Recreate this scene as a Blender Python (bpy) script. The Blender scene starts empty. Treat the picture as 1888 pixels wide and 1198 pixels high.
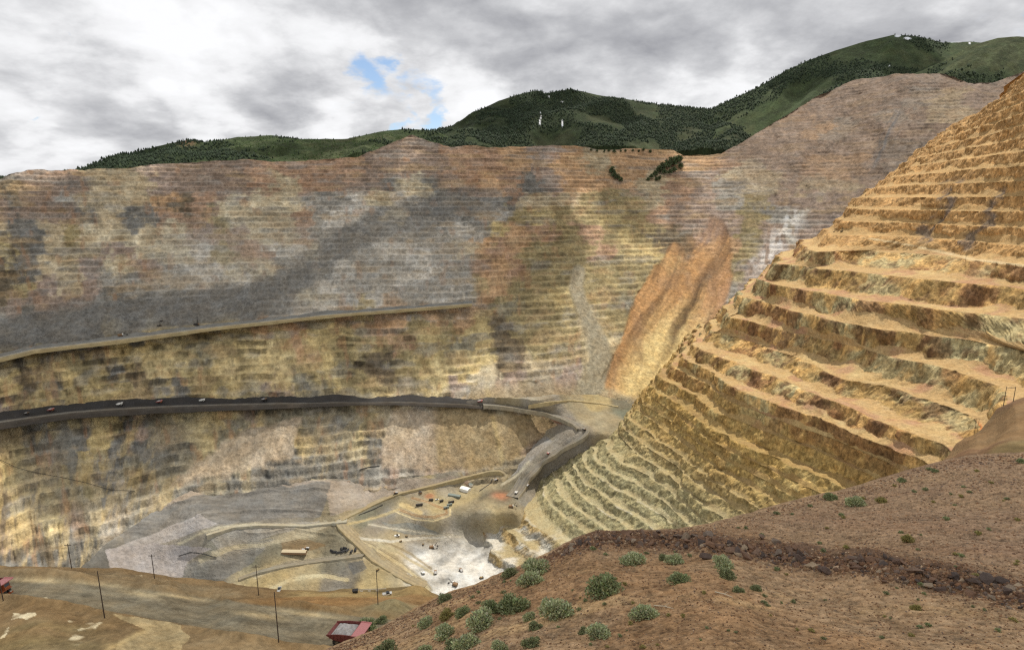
import bpy, bmesh, math, random
import numpy as np
from mathutils import Vector, Matrix
R = math.radians
random.seed(7); rng = np.random.default_rng(11)
scene = bpy.context.scene
C = scene.collection
# ------------------------------------------------------------------ camera
F, TH, CX, CY = 1100.0, R(11.66), 944.0, 599.0
ct, st = math.cos(TH), math.sin(TH)
cam = bpy.data.cameras.new('camera'); camo = bpy.data.objects.new('camera', cam); C.objects.link(camo)
cam.sensor_width = 36; cam.lens = 36*F/1888; cam.clip_start = 0.5; cam.clip_end = 60000
camo.rotation_euler = (math.pi/2-TH, 0, 0)
scene.camera = camo
def ratios(px, py):
    """horizontal and vertical slope (X/Y, Z/Y) of the sight line through a point of the photograph"""
    u = (np.asarray(px, float)-CX)/F; v = (CY-np.asarray(py, float))/F
    d = ct+v*st
    return u/d, (-st+v*ct)/d
def on_level(px, py, z):
    a, e = ratios(px, py); Y = np.asarray(z)/e
    return np.stack([a*Y, Y, np.asarray(z)+0*Y], -1)
def at_dist(px, py, Y):
    a, e = ratios(px, py); Y = np.asarray(Y, float)+0*a
    return np.stack([a*Y, Y, e*Y], -1)
def direction(px, py):
    a, e = ratios(px, py); v = Vector((float(a), 1, float(e))); return v.normalized()
# ------------------------------------------------------------------ sun, sky, exposure
SUN_EL, SUN_AZ = R(62), R(36)          # azimuth clockwise from the view direction
sdir = Vector((math.cos(SUN_EL)*math.sin(SUN_AZ), math.cos(SUN_EL)*math.cos(SUN_AZ), math.sin(SUN_EL)))
sun = bpy.data.lights.new('sun', 'SUN'); sun.energy = 4.2; sun.angle = R(0.6); sun.color = (1, .95, .87)
suno = bpy.data.objects.new('sun', sun); C.objects.link(suno)
suno.rotation_euler = sdir.to_track_quat('Z', 'Y').to_euler()
scene.view_settings.view_transform = 'Standard'; scene.view_settings.look = 'None'
scene.cycles.use_denoising = False; scene.cycles.pixel_filter_type = 'BLACKMAN_HARRIS'; scene.cycles.filter_width = 1.3
scene.view_settings.gamma = 1; scene.view_settings.exposure = 0.14
class NT:
    """small helper for node trees"""
    def __init__(s, tree): s.t = tree; s.n = tree.nodes; s.l = tree.links; s.n.clear()
    def new(s, kind, **kw):
        n = s.n.new(kind)
        for k, v in kw.items(): setattr(n, k, v)
        return n
    def val(s, sock, v):
        if isinstance(v, bpy.types.NodeSocket): s.l.new(v, sock)
        else: sock.default_value = v
    def math(s, op, a, b=0.0, c=None, clamp=False):
        n = s.new('ShaderNodeMath', operation=op, use_clamp=clamp); s.val(n.inputs[0], a); s.val(n.inputs[1], b)
        if c is not None: s.val(n.inputs[2], c)
        return n.outputs[0]
    def vmath(s, op, a, b=None, out=0):
        n = s.new('ShaderNodeVectorMath', operation=op); s.val(n.inputs[0], a)
        if b is not None: s.val(n.inputs[1], b)
        return n.outputs[out]
    def noise(s, vec, scale, detail=4, rough=.55, dist=0.0):
        n = s.new('ShaderNodeTexNoise'); s.val(n.inputs['Vector'], vec); n.inputs['Scale'].default_value = scale
        n.inputs['Detail'].default_value = detail; n.inputs['Roughness'].default_value = rough; n.inputs['Distortion'].default_value = dist
        return n.outputs[0]
    def n_col(s, vec, scale):
        n = s.new('ShaderNodeTexNoise'); s.val(n.inputs['Vector'], vec); n.inputs['Scale'].default_value = scale; n.inputs['Detail'].default_value = 4; return n.outputs['Color']
    def range(s, v, a, b, c=0.0, d=1.0, kind='LINEAR'):
        n = s.new('ShaderNodeMapRange', interpolation_type=kind, clamp=True); s.val(n.inputs[0], v)
        for i, x in enumerate((a, b, c, d)): s.val(n.inputs[i+1], x)
        return n.outputs[0]
    def mix(s, f, a, b, mode='MIX'):
        n = s.new('ShaderNodeMix', data_type='RGBA', blend_type=mode); s.val(n.inputs[0], f)
        for sock, v in ((n.inputs[6], a), (n.inputs[7], b)):
            s.val(sock, v if isinstance(v, bpy.types.NodeSocket) else (*v[:3], 1))
        return n.outputs[2]
world = bpy.data.worlds.new('World'); scene.world = world; world.use_nodes = True
def build_sky():
    t = NT(world.node_tree)
    co = t.new('ShaderNodeTexCoord'); d = co.outputs['Generated']
    sky = t.new('ShaderNodeTexSky', sky_type='NISHITA', sun_disc=False, sun_elevation=SUN_EL, sun_rotation=SUN_AZ, altitude=1800)
    sep = t.new('ShaderNodeSeparateXYZ'); t.l.new(d, sep.inputs[0])
    zz = t.math('ADD', t.math('MAXIMUM', sep.outputs[2], 0.0), .34)
    inv = t.math('DIVIDE', 1.0, zz)
    com = t.new('ShaderNodeCombineXYZ')                      # the flat underside of a cloud layer
    t.l.new(t.math('MULTIPLY', sep.outputs[0], inv), com.inputs[0]); t.l.new(t.math('MULTIPLY', sep.outputs[1], inv), com.inputs[1])
    p = com.outputs[0]
    wn0 = t.new('ShaderNodeTexNoise'); t.l.new(p, wn0.inputs['Vector']); wn0.inputs['Scale'].default_value = 2.6; wn0.inputs['Detail'].default_value = 5
    n1 = t.noise(p, 2.3, 10, .56, .25); n2 = t.noise(t.vmath('ADD', p, (7.3, 2.1, .4)), 1.7, 8, .58, .25)
    n3 = t.noise(t.vmath('ADD', p, (1.3, 9.1, .4)), 6.5, 8, .62, .15)
    wn = t.new('ShaderNodeTexNoise'); t.l.new(p, wn.inputs['Vector']); wn.inputs['Scale'].default_value = 2.2; wn.inputs['Detail'].default_value = 6; wn.inputs['Roughness'].default_value = .6
    wob = t.vmath('MULTIPLY', t.vmath('SUBTRACT', wn.outputs['Color'], (.5, .5, .5)), (.34, .2, .20))
    dw = t.vmath('ADD', d, wob)
    def blob(px, py, r):                                      # a cloud bank or a gap round one direction of the sky
        c = direction(px, py)
        return t.range(t.vmath('DISTANCE', dw, tuple(c), 1), r/1100, 0.0, 0, 1, 'SMOOTHSTEP')
    def total(items):
        acc = None
        for px, py, r, w in items:
            b = t.math('MULTIPLY', blob(px, py, r), w); acc = b if acc is None else t.math('ADD', acc, b)
        return acc
    shade = total(SKY_SHADE)
    gap = total(SKY_GAPS)
    n5 = t.noise(t.vmath('ADD', p, (4.3, 3.7, 2.2)), 3.4, 9, .6, .2)
    vo = t.new('ShaderNodeTexVoronoi', feature='F1'); t.l.new(t.vmath('ADD', p, t.vmath('MULTIPLY', t.vmath('SUBTRACT', wn0.outputs['Color'], (.5, .5, .5)), (.5, .5, .2))), vo.inputs['Vector']); vo.inputs['Scale'].default_value = 3.1; vo.inputs['Detail'].default_value = 2; vo.inputs['Roughness'].default_value = .5
    puff = t.math('SUBTRACT', .50, vo.outputs['Distance'])
    base = t.math('ADD', t.math('ADD', t.math('MULTIPLY', n1, 1.25), t.math('MULTIPLY', n3, .75)), t.math('ADD', t.math('MULTIPLY', puff, .55), .0))      # ~0.87 mean
    lum = t.math('SUBTRACT', t.math('ADD', base, -.13), shade)
    ramp = t.new('ShaderNodeValToRGB'); t.l.new(lum, ramp.inputs[0])
    el = ramp.color_ramp.elements
    el[0].position = .0; el[0].color = (.33, .335, .36, 1)
    el[1].position = .95; el[1].color = (.90, .905, .92, 1)
    for q, c in ((.28, (.47, .475, .495)), (.5, (.62, .624, .64)), (.72, (.81, .813, .825))):
        e = el.new(q); e.color = (*c, 1)
    holes = t.math('ADD', gap, t.math('MULTIPLY', t.math('SUBTRACT', n2, .5), .9))
    cover = t.range(t.math('ADD', holes, t.math('MULTIPLY', t.math('SUBTRACT', n3, .5), .6)), .16, .62, 1, 0, 'SMOOTHSTEP')
    blue = t.vmath('MULTIPLY', sky.outputs[0], (.135, .13, .125))
    col = t.mix(cover, blue, ramp.outputs[0])
    bg = t.new('ShaderNodeBackground'); t.l.new(col, bg.inputs[0]); bg.inputs[1].default_value = 1.0
    out = t.new('ShaderNodeOutputWorld'); t.l.new(bg.outputs[0], out.inputs[0])
# (photo position, radius, weight): darker cloud bases, brighter billows (negative), and the gaps of blue
SKY_SHADE = [(1020, 95, 230, .34), (1200, 150, 150, .22), (760, 20, 170, .34), (500, 205, 130, .34), (130, 190, 160, .12), (1620, 60, 240, .2), (1330, 20, 200, .14),
             (250, 250, 130, .2), (60, 60, 150, .05), (620, 20, 120, .15), (1500, 100, 170, .22), (1800, 40, 120, .05), (930, 40, 120, .16),
             (400, 110, 200, -.14), (860, 180, 110, -.2), (600, 230, 90, -.25), (1400, 165, 120, -.3), (660, 110, 110, -.22), (1250, 165, 90, -.16), (60, 260, 130, -.1), (1780, 60, 80, -.25), (240, 60, 150, -.1)]
SKY_GAPS = [(690, 150, 60, .7), (748, 118, 34, .55), (790, 230, 52, .85), (800, 168, 46, .5), (725, 238, 40, .6), (155, 103, 20, .5), (68, 207, 18, .5), (25, 308, 22, .5), (1880, 55, 40, .35), (640,170,30,.4)]
build_sky()
# ------------------------------------------------------------------ numeric helpers
def _hash(ix, iy, iz, seed):
    h = (ix.astype(np.uint32)*np.uint32(374761393) + iy.astype(np.uint32)*np.uint32(668265263) + iz.astype(np.uint32)*np.uint32(2147483647) + np.uint32(seed*974711 % 4294967291))
    h = (h ^ (h >> np.uint32(13)))*np.uint32(1274126177); h = h ^ (h >> np.uint32(16))
    h = h*np.uint32(2246822519); h = h ^ (h >> np.uint32(15))
    return h.astype(np.float64)/4294967295.0
def vnoise(x, y, z, seed=0):
    x, y, z = np.broadcast_arrays(np.asarray(x, float), np.asarray(y, float), np.asarray(z, float))
    fx, fy, fz = np.floor(x), np.floor(y), np.floor(z)
    ix, iy, iz = fx.astype(np.int64), fy.astype(np.int64), fz.astype(np.int64)
    tx, ty, tz = x-fx, y-fy, z-fz
    tx, ty, tz = tx*tx*(3-2*tx), ty*ty*(3-2*ty), tz*tz*(3-2*tz)
    with np.errstate(over='ignore'):
        def h(a, b, c): return _hash(ix+a, iy+b, iz+c, seed)
        x0 = h(0,0,0)*(1-tx)+h(1,0,0)*tx; x1 = h(0,1,0)*(1-tx)+h(1,1,0)*tx
        x2 = h(0,0,1)*(1-tx)+h(1,0,1)*tx; x3 = h(0,1,1)*(1-tx)+h(1,1,1)*tx
    y0 = x0*(1-ty)+x1*ty; y1 = x2*(1-ty)+x3*ty
    return (y0*(1-tz)+y1*tz)*2-1
def fbm(x, y, z, octv=4, seed=0, gain=.5):
    s = 0; a = 1; tot = 0
    for o in range(octv):
        s = s + a*vnoise(x*2**o+o*17.3, y*2**o+o*5.1, z*2**o+o*9.7, seed+o); tot += a; a *= gain
    return s/tot
def smooth(a, b, x):
    t = np.clip((x-a)/(b-a), 0, 1); return t*t*(3-2*t)
def lin(c):
    c = np.asarray(c, float)/255.0
    return np.where(c <= .04045, c/12.92, ((c+.055)/1.055)**2.4)
def tps(pts, vals, reg=1e-3):
    """thin plate spline through scattered control points"""
    P = np.asarray(pts, float); V = np.asarray(vals, float); n = len(P); m = P.mean(0); s = P.std()
    Q = (P-m)/s
    def U(r2): return np.where(r2 > 1e-12, r2*np.log(np.maximum(r2, 1e-12)), 0)
    K = U(((Q[:, None]-Q[None])**2).sum(-1))+reg*np.eye(n); A = np.hstack([np.ones((n, 1)), Q])
    M = np.block([[K, A], [A.T, np.zeros((3, 3))]]); w = np.linalg.solve(M, np.concatenate([V, np.zeros(3)]))
    def f(x, y):
        X = (np.stack([np.ravel(x), np.ravel(y)], -1)-m)/s; out = np.zeros(len(X))
        for i in range(0, len(X), 40000):
            q = X[i:i+40000]; out[i:i+40000] = U(((q[:, None]-Q[None])**2).sum(-1))@w[:n]+w[n]+q@w[n+1:]
        return out.reshape(np.shape(x))
    return f
def inside(poly, x, y):
    poly = np.asarray(poly, float); r = np.zeros(np.shape(x), bool); n = len(poly)
    for i in range(n):
        x0, y0 = poly[i]; x1, y1 = poly[(i+1) % n]
        c = ((y0 > y) != (y1 > y)) & (x < (x1-x0)*(y-y0)/((y1-y0) if y1 != y0 else 1e-9)+x0); r ^= c
    return r
def dist_to_line(line, x, y):
    line = np.asarray(line, float); best = np.full(np.shape(x), 1e9)
    for (x0, y0), (x1, y1) in zip(line[:-1], line[1:]):
        dx, dy = x1-x0, y1-y0; t = np.clip(((x-x0)*dx+(y-y0)*dy)/(dx*dx+dy*dy), 0, 1)
        best = np.minimum(best, np.hypot(x-x0-t*dx, y-y0-t*dy))
    return best
def pxcoords(P):
    """where a point of the ground stands on the survey photograph"""
    x, y, z = P[..., 0], P[..., 1], P[..., 2]
    yc = y*ct-z*st; zc = y*st+z*ct
    return CX+F*x/yc, CY-F*zc/yc
def resample(line, n, dim=2):
    L = np.asarray(line, float); d = np.concatenate([[0], np.cumsum(np.hypot(*(np.diff(L[:, :2], axis=0).T)))]); d /= d[-1]
    s = np.linspace(0, 1, n); return np.stack([np.interp(s, d, L[:, k]) for k in range(L.shape[1])], -1)
# ------------------------------------------------------------------ object helpers
def tag(o, label=None, cat=None, group=None, kind=None):
    for k, v in (('label', label), ('category', cat), ('group', group), ('kind', kind)):
        if v: o[k] = v
    return o
def empty(name, loc=(0, 0, 0), rz=0.0, **kw):
    o = bpy.data.objects.new(name, None); C.objects.link(o); o.location = loc; o.rotation_euler = (0, 0, rz); o.empty_display_size = .5
    return tag(o, **kw)
def grid_obj(name, P, mat, col=None, extra=None, mask=None, smoothed=False, close=False):
    n, m = P.shape[:2]; idx = np.arange(n*m).reshape(n, m)
    q = np.stack([idx[:-1, :-1], idx[:-1, 1:], idx[1:, 1:], idx[1:, :-1]], -1).reshape(-1, 4)
    if mask is not None: q = q[mask.reshape(-1)]
    me = bpy.data.meshes.new(name); me.vertices.add(n*m); me.vertices.foreach_set('co', np.ascontiguousarray(P, np.float32).ravel())
    me.loops.add(len(q)*4); me.loops.foreach_set('vertex_index', q.ravel().astype(np.int32))
    me.polygons.add(len(q)); me.polygons.foreach_set('loop_start', (np.arange(len(q))*4).astype(np.int32))
    me.update(calc_edges=True)
    def attr(nm, a):
        a = np.asarray(a)
        if a.ndim == 3:
            t = me.attributes.new(nm, 'FLOAT_COLOR', 'POINT'); f = np.ones((n*m, 4), np.float32); f[:, :3] = a.reshape(-1, 3); t.data.foreach_set('color', f.ravel())
        else:
            t = me.attributes.new(nm, 'FLOAT', 'POINT'); t.data.foreach_set('value', a.astype(np.float32).ravel())
    if col is not None: attr('Col', col)
    for k, a in (extra or {}).items(): attr(k, a)
    if smoothed: me.polygons.foreach_set('use_smooth', np.ones(len(q), bool))
    me.materials.append(mat); me.validate()
    o = bpy.data.objects.new(name, me); C.objects.link(o); return o
class MB:
    """collects shapes and links them as one mesh object"""
    def __init__(s): s.v = []; s.f = []; s.mi = []
    def add(s, vs, fs, mi=0):
        o = len(s.v); s.v += [tuple(v) for v in vs]; s.f += [tuple(i+o for i in f) for f in fs]; s.mi += [mi]*len(fs); return s
    def box(s, x0, x1, y0, y1, z0, z1, mi=0, M=None):
        v = [Vector((x, y, z)) for z in (z0, z1) for y in (y0, y1) for x in (x0, x1)]
        if M is not None: v = [M@p for p in v]
        return s.add(v, [(0, 2, 3, 1), (4, 5, 7, 6), (0, 1, 5, 4), (2, 6, 7, 3), (0, 4, 6, 2), (1, 3, 7, 5)], mi)
    def prism(s, prof, y0, y1, mi=0):
        n = len(prof); v = [(x, y0, z) for x, z in prof]+[(x, y1, z) for x, z in prof]
        return s.add(v, [tuple(range(n)), tuple(range(2*n-1, n-1, -1))]+[(i, i+n, (i+1) % n+n, (i+1) % n) for i in range(n)], mi)
    def tube(s, a, b, r0, r1=None, n=8, mi=0, caps=True):
        a, b = Vector(a), Vector(b); r1 = r0 if r1 is None else r1; d = (b-a).normalized()
        u = d.orthogonal().normalized(); w = d.cross(u)
        v = [a+(u*math.cos(t)+w*math.sin(t))*r0 for t in [2*math.pi*i/n for i in range(n)]]+[b+(u*math.cos(t)+w*math.sin(t))*r1 for t in [2*math.pi*i/n for i in range(n)]]
        f = [(i, (i+1) % n, (i+1) % n+n, i+n) for i in range(n)]
        if caps: f += [tuple(range(n-1, -1, -1)), tuple(range(n, 2*n))]
        return s.add(v, f, mi)
    def lathe(s, prof, c, axis='y', n=20, mi=0):
        """revolves (offset along the axis, radius) round a horizontal axis"""
        v = []
        for o, r in prof:
            for i in range(n):
                t = 2*math.pi*i/n; v.append((c[0]+r*math.cos(t), c[1]+o, c[2]+r*math.sin(t)) if axis == 'y' else (c[0]+r*math.cos(t), c[1]+r*math.sin(t), c[2]+o))
        f = [(k*n+i, k*n+(i+1) % n, (k+1)*n+(i+1) % n, (k+1)*n+i) for k in range(len(prof)-1) for i in range(n)]
        return s.add(v, f, mi)
    def build(s, name, mats, parent=None, bevel=0, smoothed=False):
        me = bpy.data.meshes.new(name); me.from_pydata(s.v, [], s.f)
        for m in (mats if isinstance(mats, (list, tuple)) else [mats]): me.materials.append(m)
        me.polygons.foreach_set('material_index', s.mi); me.update()
        bm = bmesh.new(); bm.from_mesh(me); bmesh.ops.recalc_face_normals(bm, faces=bm.faces)
        if bevel: bmesh.ops.bevel(bm, geom=bm.edges[:], offset=bevel, segments=1, affect='EDGES')
        bm.to_mesh(me); bm.free()
        if smoothed: me.polygons.foreach_set('use_smooth', np.ones(len(me.polygons), bool))
        o = bpy.data.objects.new(name, me); C.objects.link(o)
        if parent: o.parent = parent
        return o
def copy_tree(o, parent=None):
    c = o.copy(); C.objects.link(c)
    for k in list(c.keys()):
        if k in ('label', 'group'): del c[k]
    if parent: c.parent = parent
    for ch in list(o.children): copy_tree(ch, c)
    return c
def copy_kids(o, parent):
    for ch in list(o.children):
        c = ch.copy(); C.objects.link(c); c.parent = parent; copy_kids(ch, c)
# ------------------------------------------------------------------ materials
def rock_mat(name, s=1.0, bump=1.0, var=.5, streak=0.0, talus=False, rough=.95, fine=1.0, crag=1.0, ragged=1.15):
    """broken rock and soil: its own colour attribute, mottled by noise at several sizes (s = metres per unit)"""
    m = bpy.data.materials.new(name); m.use_nodes = True; t = NT(m.node_tree)
    geo = t.new('ShaderNodeNewGeometry'); pos = geo.outputs['Position']
    a = t.new('ShaderNodeAttribute', attribute_name='Col').outputs['Color']
    n1 = t.noise(pos, .05/s, 6, .65); n2 = t.noise(pos, .35/s, 6, .7)
    pz = t.vmath('MULTIPLY', pos, (1, 1, .16)); n3 = t.noise(pz, .22/s, 5, .65)
    if talus:
        b = t.new('ShaderNodeAttribute', attribute_name='Talus').outputs['Color']
        k = t.new('ShaderNodeAttribute', attribute_name='Tier').outputs['Fac']
        nn = t.noise(pz, .09/s, 7, .68)
        k2 = t.math('ADD', k, t.math('MULTIPLY', t.math('SUBTRACT', nn, .5), ragged))
        f = t.range(k2, .44, .56, 0, 1)
        n4 = t.noise(t.vmath('MULTIPLY', pos, (1, 1, .6)), .16/s, 8, .74)
        vo = t.new('ShaderNodeTexVoronoi', feature='F1'); t.l.new(t.vmath('ADD', pos, t.vmath('MULTIPLY', t.vmath('SUBTRACT', t.n_col(pos, .12/s), (.5, .5, .5)), (9*s, 9*s, 9*s))), vo.inputs['Vector']); vo.inputs['Scale'].default_value = .17/s
        vb = t.new('ShaderNodeSeparateColor'); t.l.new(vo.outputs['Color'], vb.inputs[0])
        a = t.vmath('MULTIPLY', a, t.math('MULTIPLY', t.range(n4, .34, .62, 1-.5*crag, 1+.4*crag), t.math('ADD', t.math('MULTIPLY', vb.outputs[0], .5*crag), 1-.28*crag)))
        a = t.mix(f, a, b)
    v = t.math('ADD', t.math('MULTIPLY', t.math('SUBTRACT', n1, .5), 1.1*var), 1.0)
    v = t.math('ADD', v, t.math('MULTIPLY', t.math('SUBTRACT', n2, .5), 2.2*var*fine))
    if streak: v = t.math('ADD', v, t.math('MULTIPLY', t.math('SUBTRACT', n3, .5), 2*streak))
    if talus: v = t.mix(f, v, t.math('MULTIPLY', t.math('ADD', t.math('MULTIPLY', v, .9), .1), t.range(n4, .36, .6, .78, 1.12)))
    v = t.math('MAXIMUM', v, .25)
    col = t.vmath('MULTIPLY', a, v)
    hue = t.mix(t.range(n1, .35, .65), (1.05, 1.0, .93), (.96, 1.0, 1.05))
    col = t.vmath('MULTIPLY', col, hue)
    bs = t.new('ShaderNodeBsdfPrincipled'); t.l.new(col, bs.inputs['Base Color']); bs.inputs['Roughness'].default_value = rough
    bs.inputs['Specular IOR Level'].default_value = .15
    if bump:
        h = t.math('ADD', t.math('MULTIPLY', n2, 1.0), t.math('MULTIPLY', n3, .8 if streak else .3))
        bp = t.new('ShaderNodeBump'); bp.inputs['Strength'].default_value = min(1, bump); bp.inputs['Distance'].default_value = 2.2*s*bump; t.l.new(h, bp.inputs['Height'])
        t.l.new(bp.outputs[0], bs.inputs['Normal'])
    o = t.new('ShaderNodeOutputMaterial'); t.l.new(bs.outputs[0], o.inputs[0]); return m
def plain_mat(name, rgb, rough=.6, metal=0.0, var=.15, scale=3.0, emit=None):
    m = bpy.data.materials.new(name); m.use_nodes = True; t = NT(m.node_tree)
    co = t.new('ShaderNodeTexCoord').outputs['Object']; n = t.noise(co, scale, 5, .65)
    v = t.math('ADD', t.math('MULTIPLY', t.math('SUBTRACT', n, .5), 2*var*1.6), 1.0)
    bs = t.new('ShaderNodeBsdfPrincipled'); t.l.new(t.vmath('MULTIPLY', tuple(lin(rgb)), v), bs.inputs['Base Color'])
    bs.inputs['Roughness'].default_value = rough; bs.inputs['Metallic'].default_value = metal
    o = t.new('ShaderNodeOutputMaterial'); t.l.new(bs.outputs[0], o.inputs[0]); return m
# display colours of the palette (sRGB as the eye sees the dry rock)
PAL = dict(T=(152,138,112), B=(122,106,92), G=(131,126,116), D=(101,98,91), W=(167,160,147), R=(142,116,94), Y=(158,141,100), O=(130,117,85), P=(133,117,104),
           K=(92,82,66), L=(168,156,130), S=(157,128,97), Q=(130,114,84), N=(148,140,126), H=(216,212,202), E=(174,156,114), U=(150,96,56), V=(116,109,90), M=(160,146,116), I=(190,148,100), J=(118,118,100))
def seeds(text):
    out = []
    for row in text.strip().splitlines():
        y, rest = row.split(':'); k = rest.split()
        for x, c in zip(k[::2], k[1::2]): out.append((float(x), float(y), c))
    return out
def blend_seeds(S, coords, q, tau, cols, chunk=30000):
    """colour of the nearest rock bodies, with a short transition"""
    out = np.empty((len(q), 3))
    for i in range(0, len(q), chunk):
        d2 = ((q[i:i+chunk, None, :]-coords[None])**2).sum(-1)
        w = np.exp(-np.minimum((d2-d2.min(1, keepdims=True))/tau, 60)); w /= w.sum(1, keepdims=True)
        out[i:i+chunk] = w@cols
    return out
# what the daylight multiplies a surface by, so palette colours can be turned into real surface colours
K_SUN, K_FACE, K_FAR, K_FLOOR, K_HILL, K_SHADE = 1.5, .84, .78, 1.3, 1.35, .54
# ================================================================== FAR WALL OF THE PIT
FW_BASE = [(-250, 930, -405, 1.28), (-100, 1050, -415, 1.28), (0, 1123, -420, 1.28), (200, 1200, -430, 1.28), (400, 1263, -437, 1.34), (600, 1285, -442, 1.4), (850, 1320, -450, 1.4), (1000, 1350, -452, 1.48),
           (1100, 1390, -462, 1.6), (1200, 1420, -470, 1.72), (1300, 1440, -460, 1.75), (1400, 1470, -430, 1.6), (1500, 1500, -400, 1.5), (1600, 1500, -320, 1.4), (1740, 1480, -300, 1.38), (1900, 1480, -300, 1.36), (2150, 1480, -300, 1.36)]
FW_RIM = [(-250, 335), (-60, 338), (0, 330), (30, 318), (70, 312), (120, 314), (160, 313), (230, 310), (330, 300), (400, 296), (470, 294), (495, 298), (560, 296), (660, 290), (700, 272), (760, 249), (800, 262), (830, 270), (880, 269), (900, 273), (1000, 269),
          (1060, 270), (1110, 277), (1200, 274), (1240, 275), (1262, 288), (1330, 284), (1370, 262), (1400, 243), (1450, 213), (1500, 181), (1545, 160), (1590, 140), (1640, 136), (1690, 138), (1730, 135), (1760, 143), (1785, 155), (1830, 152), (1900, 128), (2150, 80)]
_b = np.array(FW_BASE, float); _ab = ratios(_b[:, 0], 700)[0]
_r = np.array(FW_RIM, float); _ar, _er = ratios(_r[:, 0], _r[:, 1])
FW_CUT = [(-80, 662), (0, 655), (60, 641), (220, 623), (400, 600), (600, 579), (870, 558)]        # the grey haul road high on the wall
def fw_base(a):
    k = np.linspace(-.02, .02, 9)                    # light smoothing of the plan
    f = lambda c: sum(np.interp(a+d, _ab, _b[:, c]) for d in k)/9
    return f(1), f(2), f(3)
def fw_low(a):                                       # how far the wall leans back below the black road
    return np.interp(a, [-.75, -.2, -.05, .2], [1.33, 1.05, .95, .95])
def fw_Y(a, z):
    Y, zb, c = fw_base(a); return Y+(z-zb)*np.where(z > zb, c, fw_low(a))
def fw_rimz(a):
    Y, zb, c = fw_base(a); e = np.interp(a, _ar, _er); return e*(Y-zb*c)/(1-e*c)
def fw_at(px, py):
    """(a, z) on the bare wall seen at a photo position"""
    a, e = ratios(px, py); Y, zb, c = fw_base(a); z = e*(Y-zb*c)/(1-e*c)
    lo = z < zb; cl = fw_low(a); z2 = e*(Y-zb*cl)/(1-e*cl)
    return a, np.where(lo, z2, z)
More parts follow.
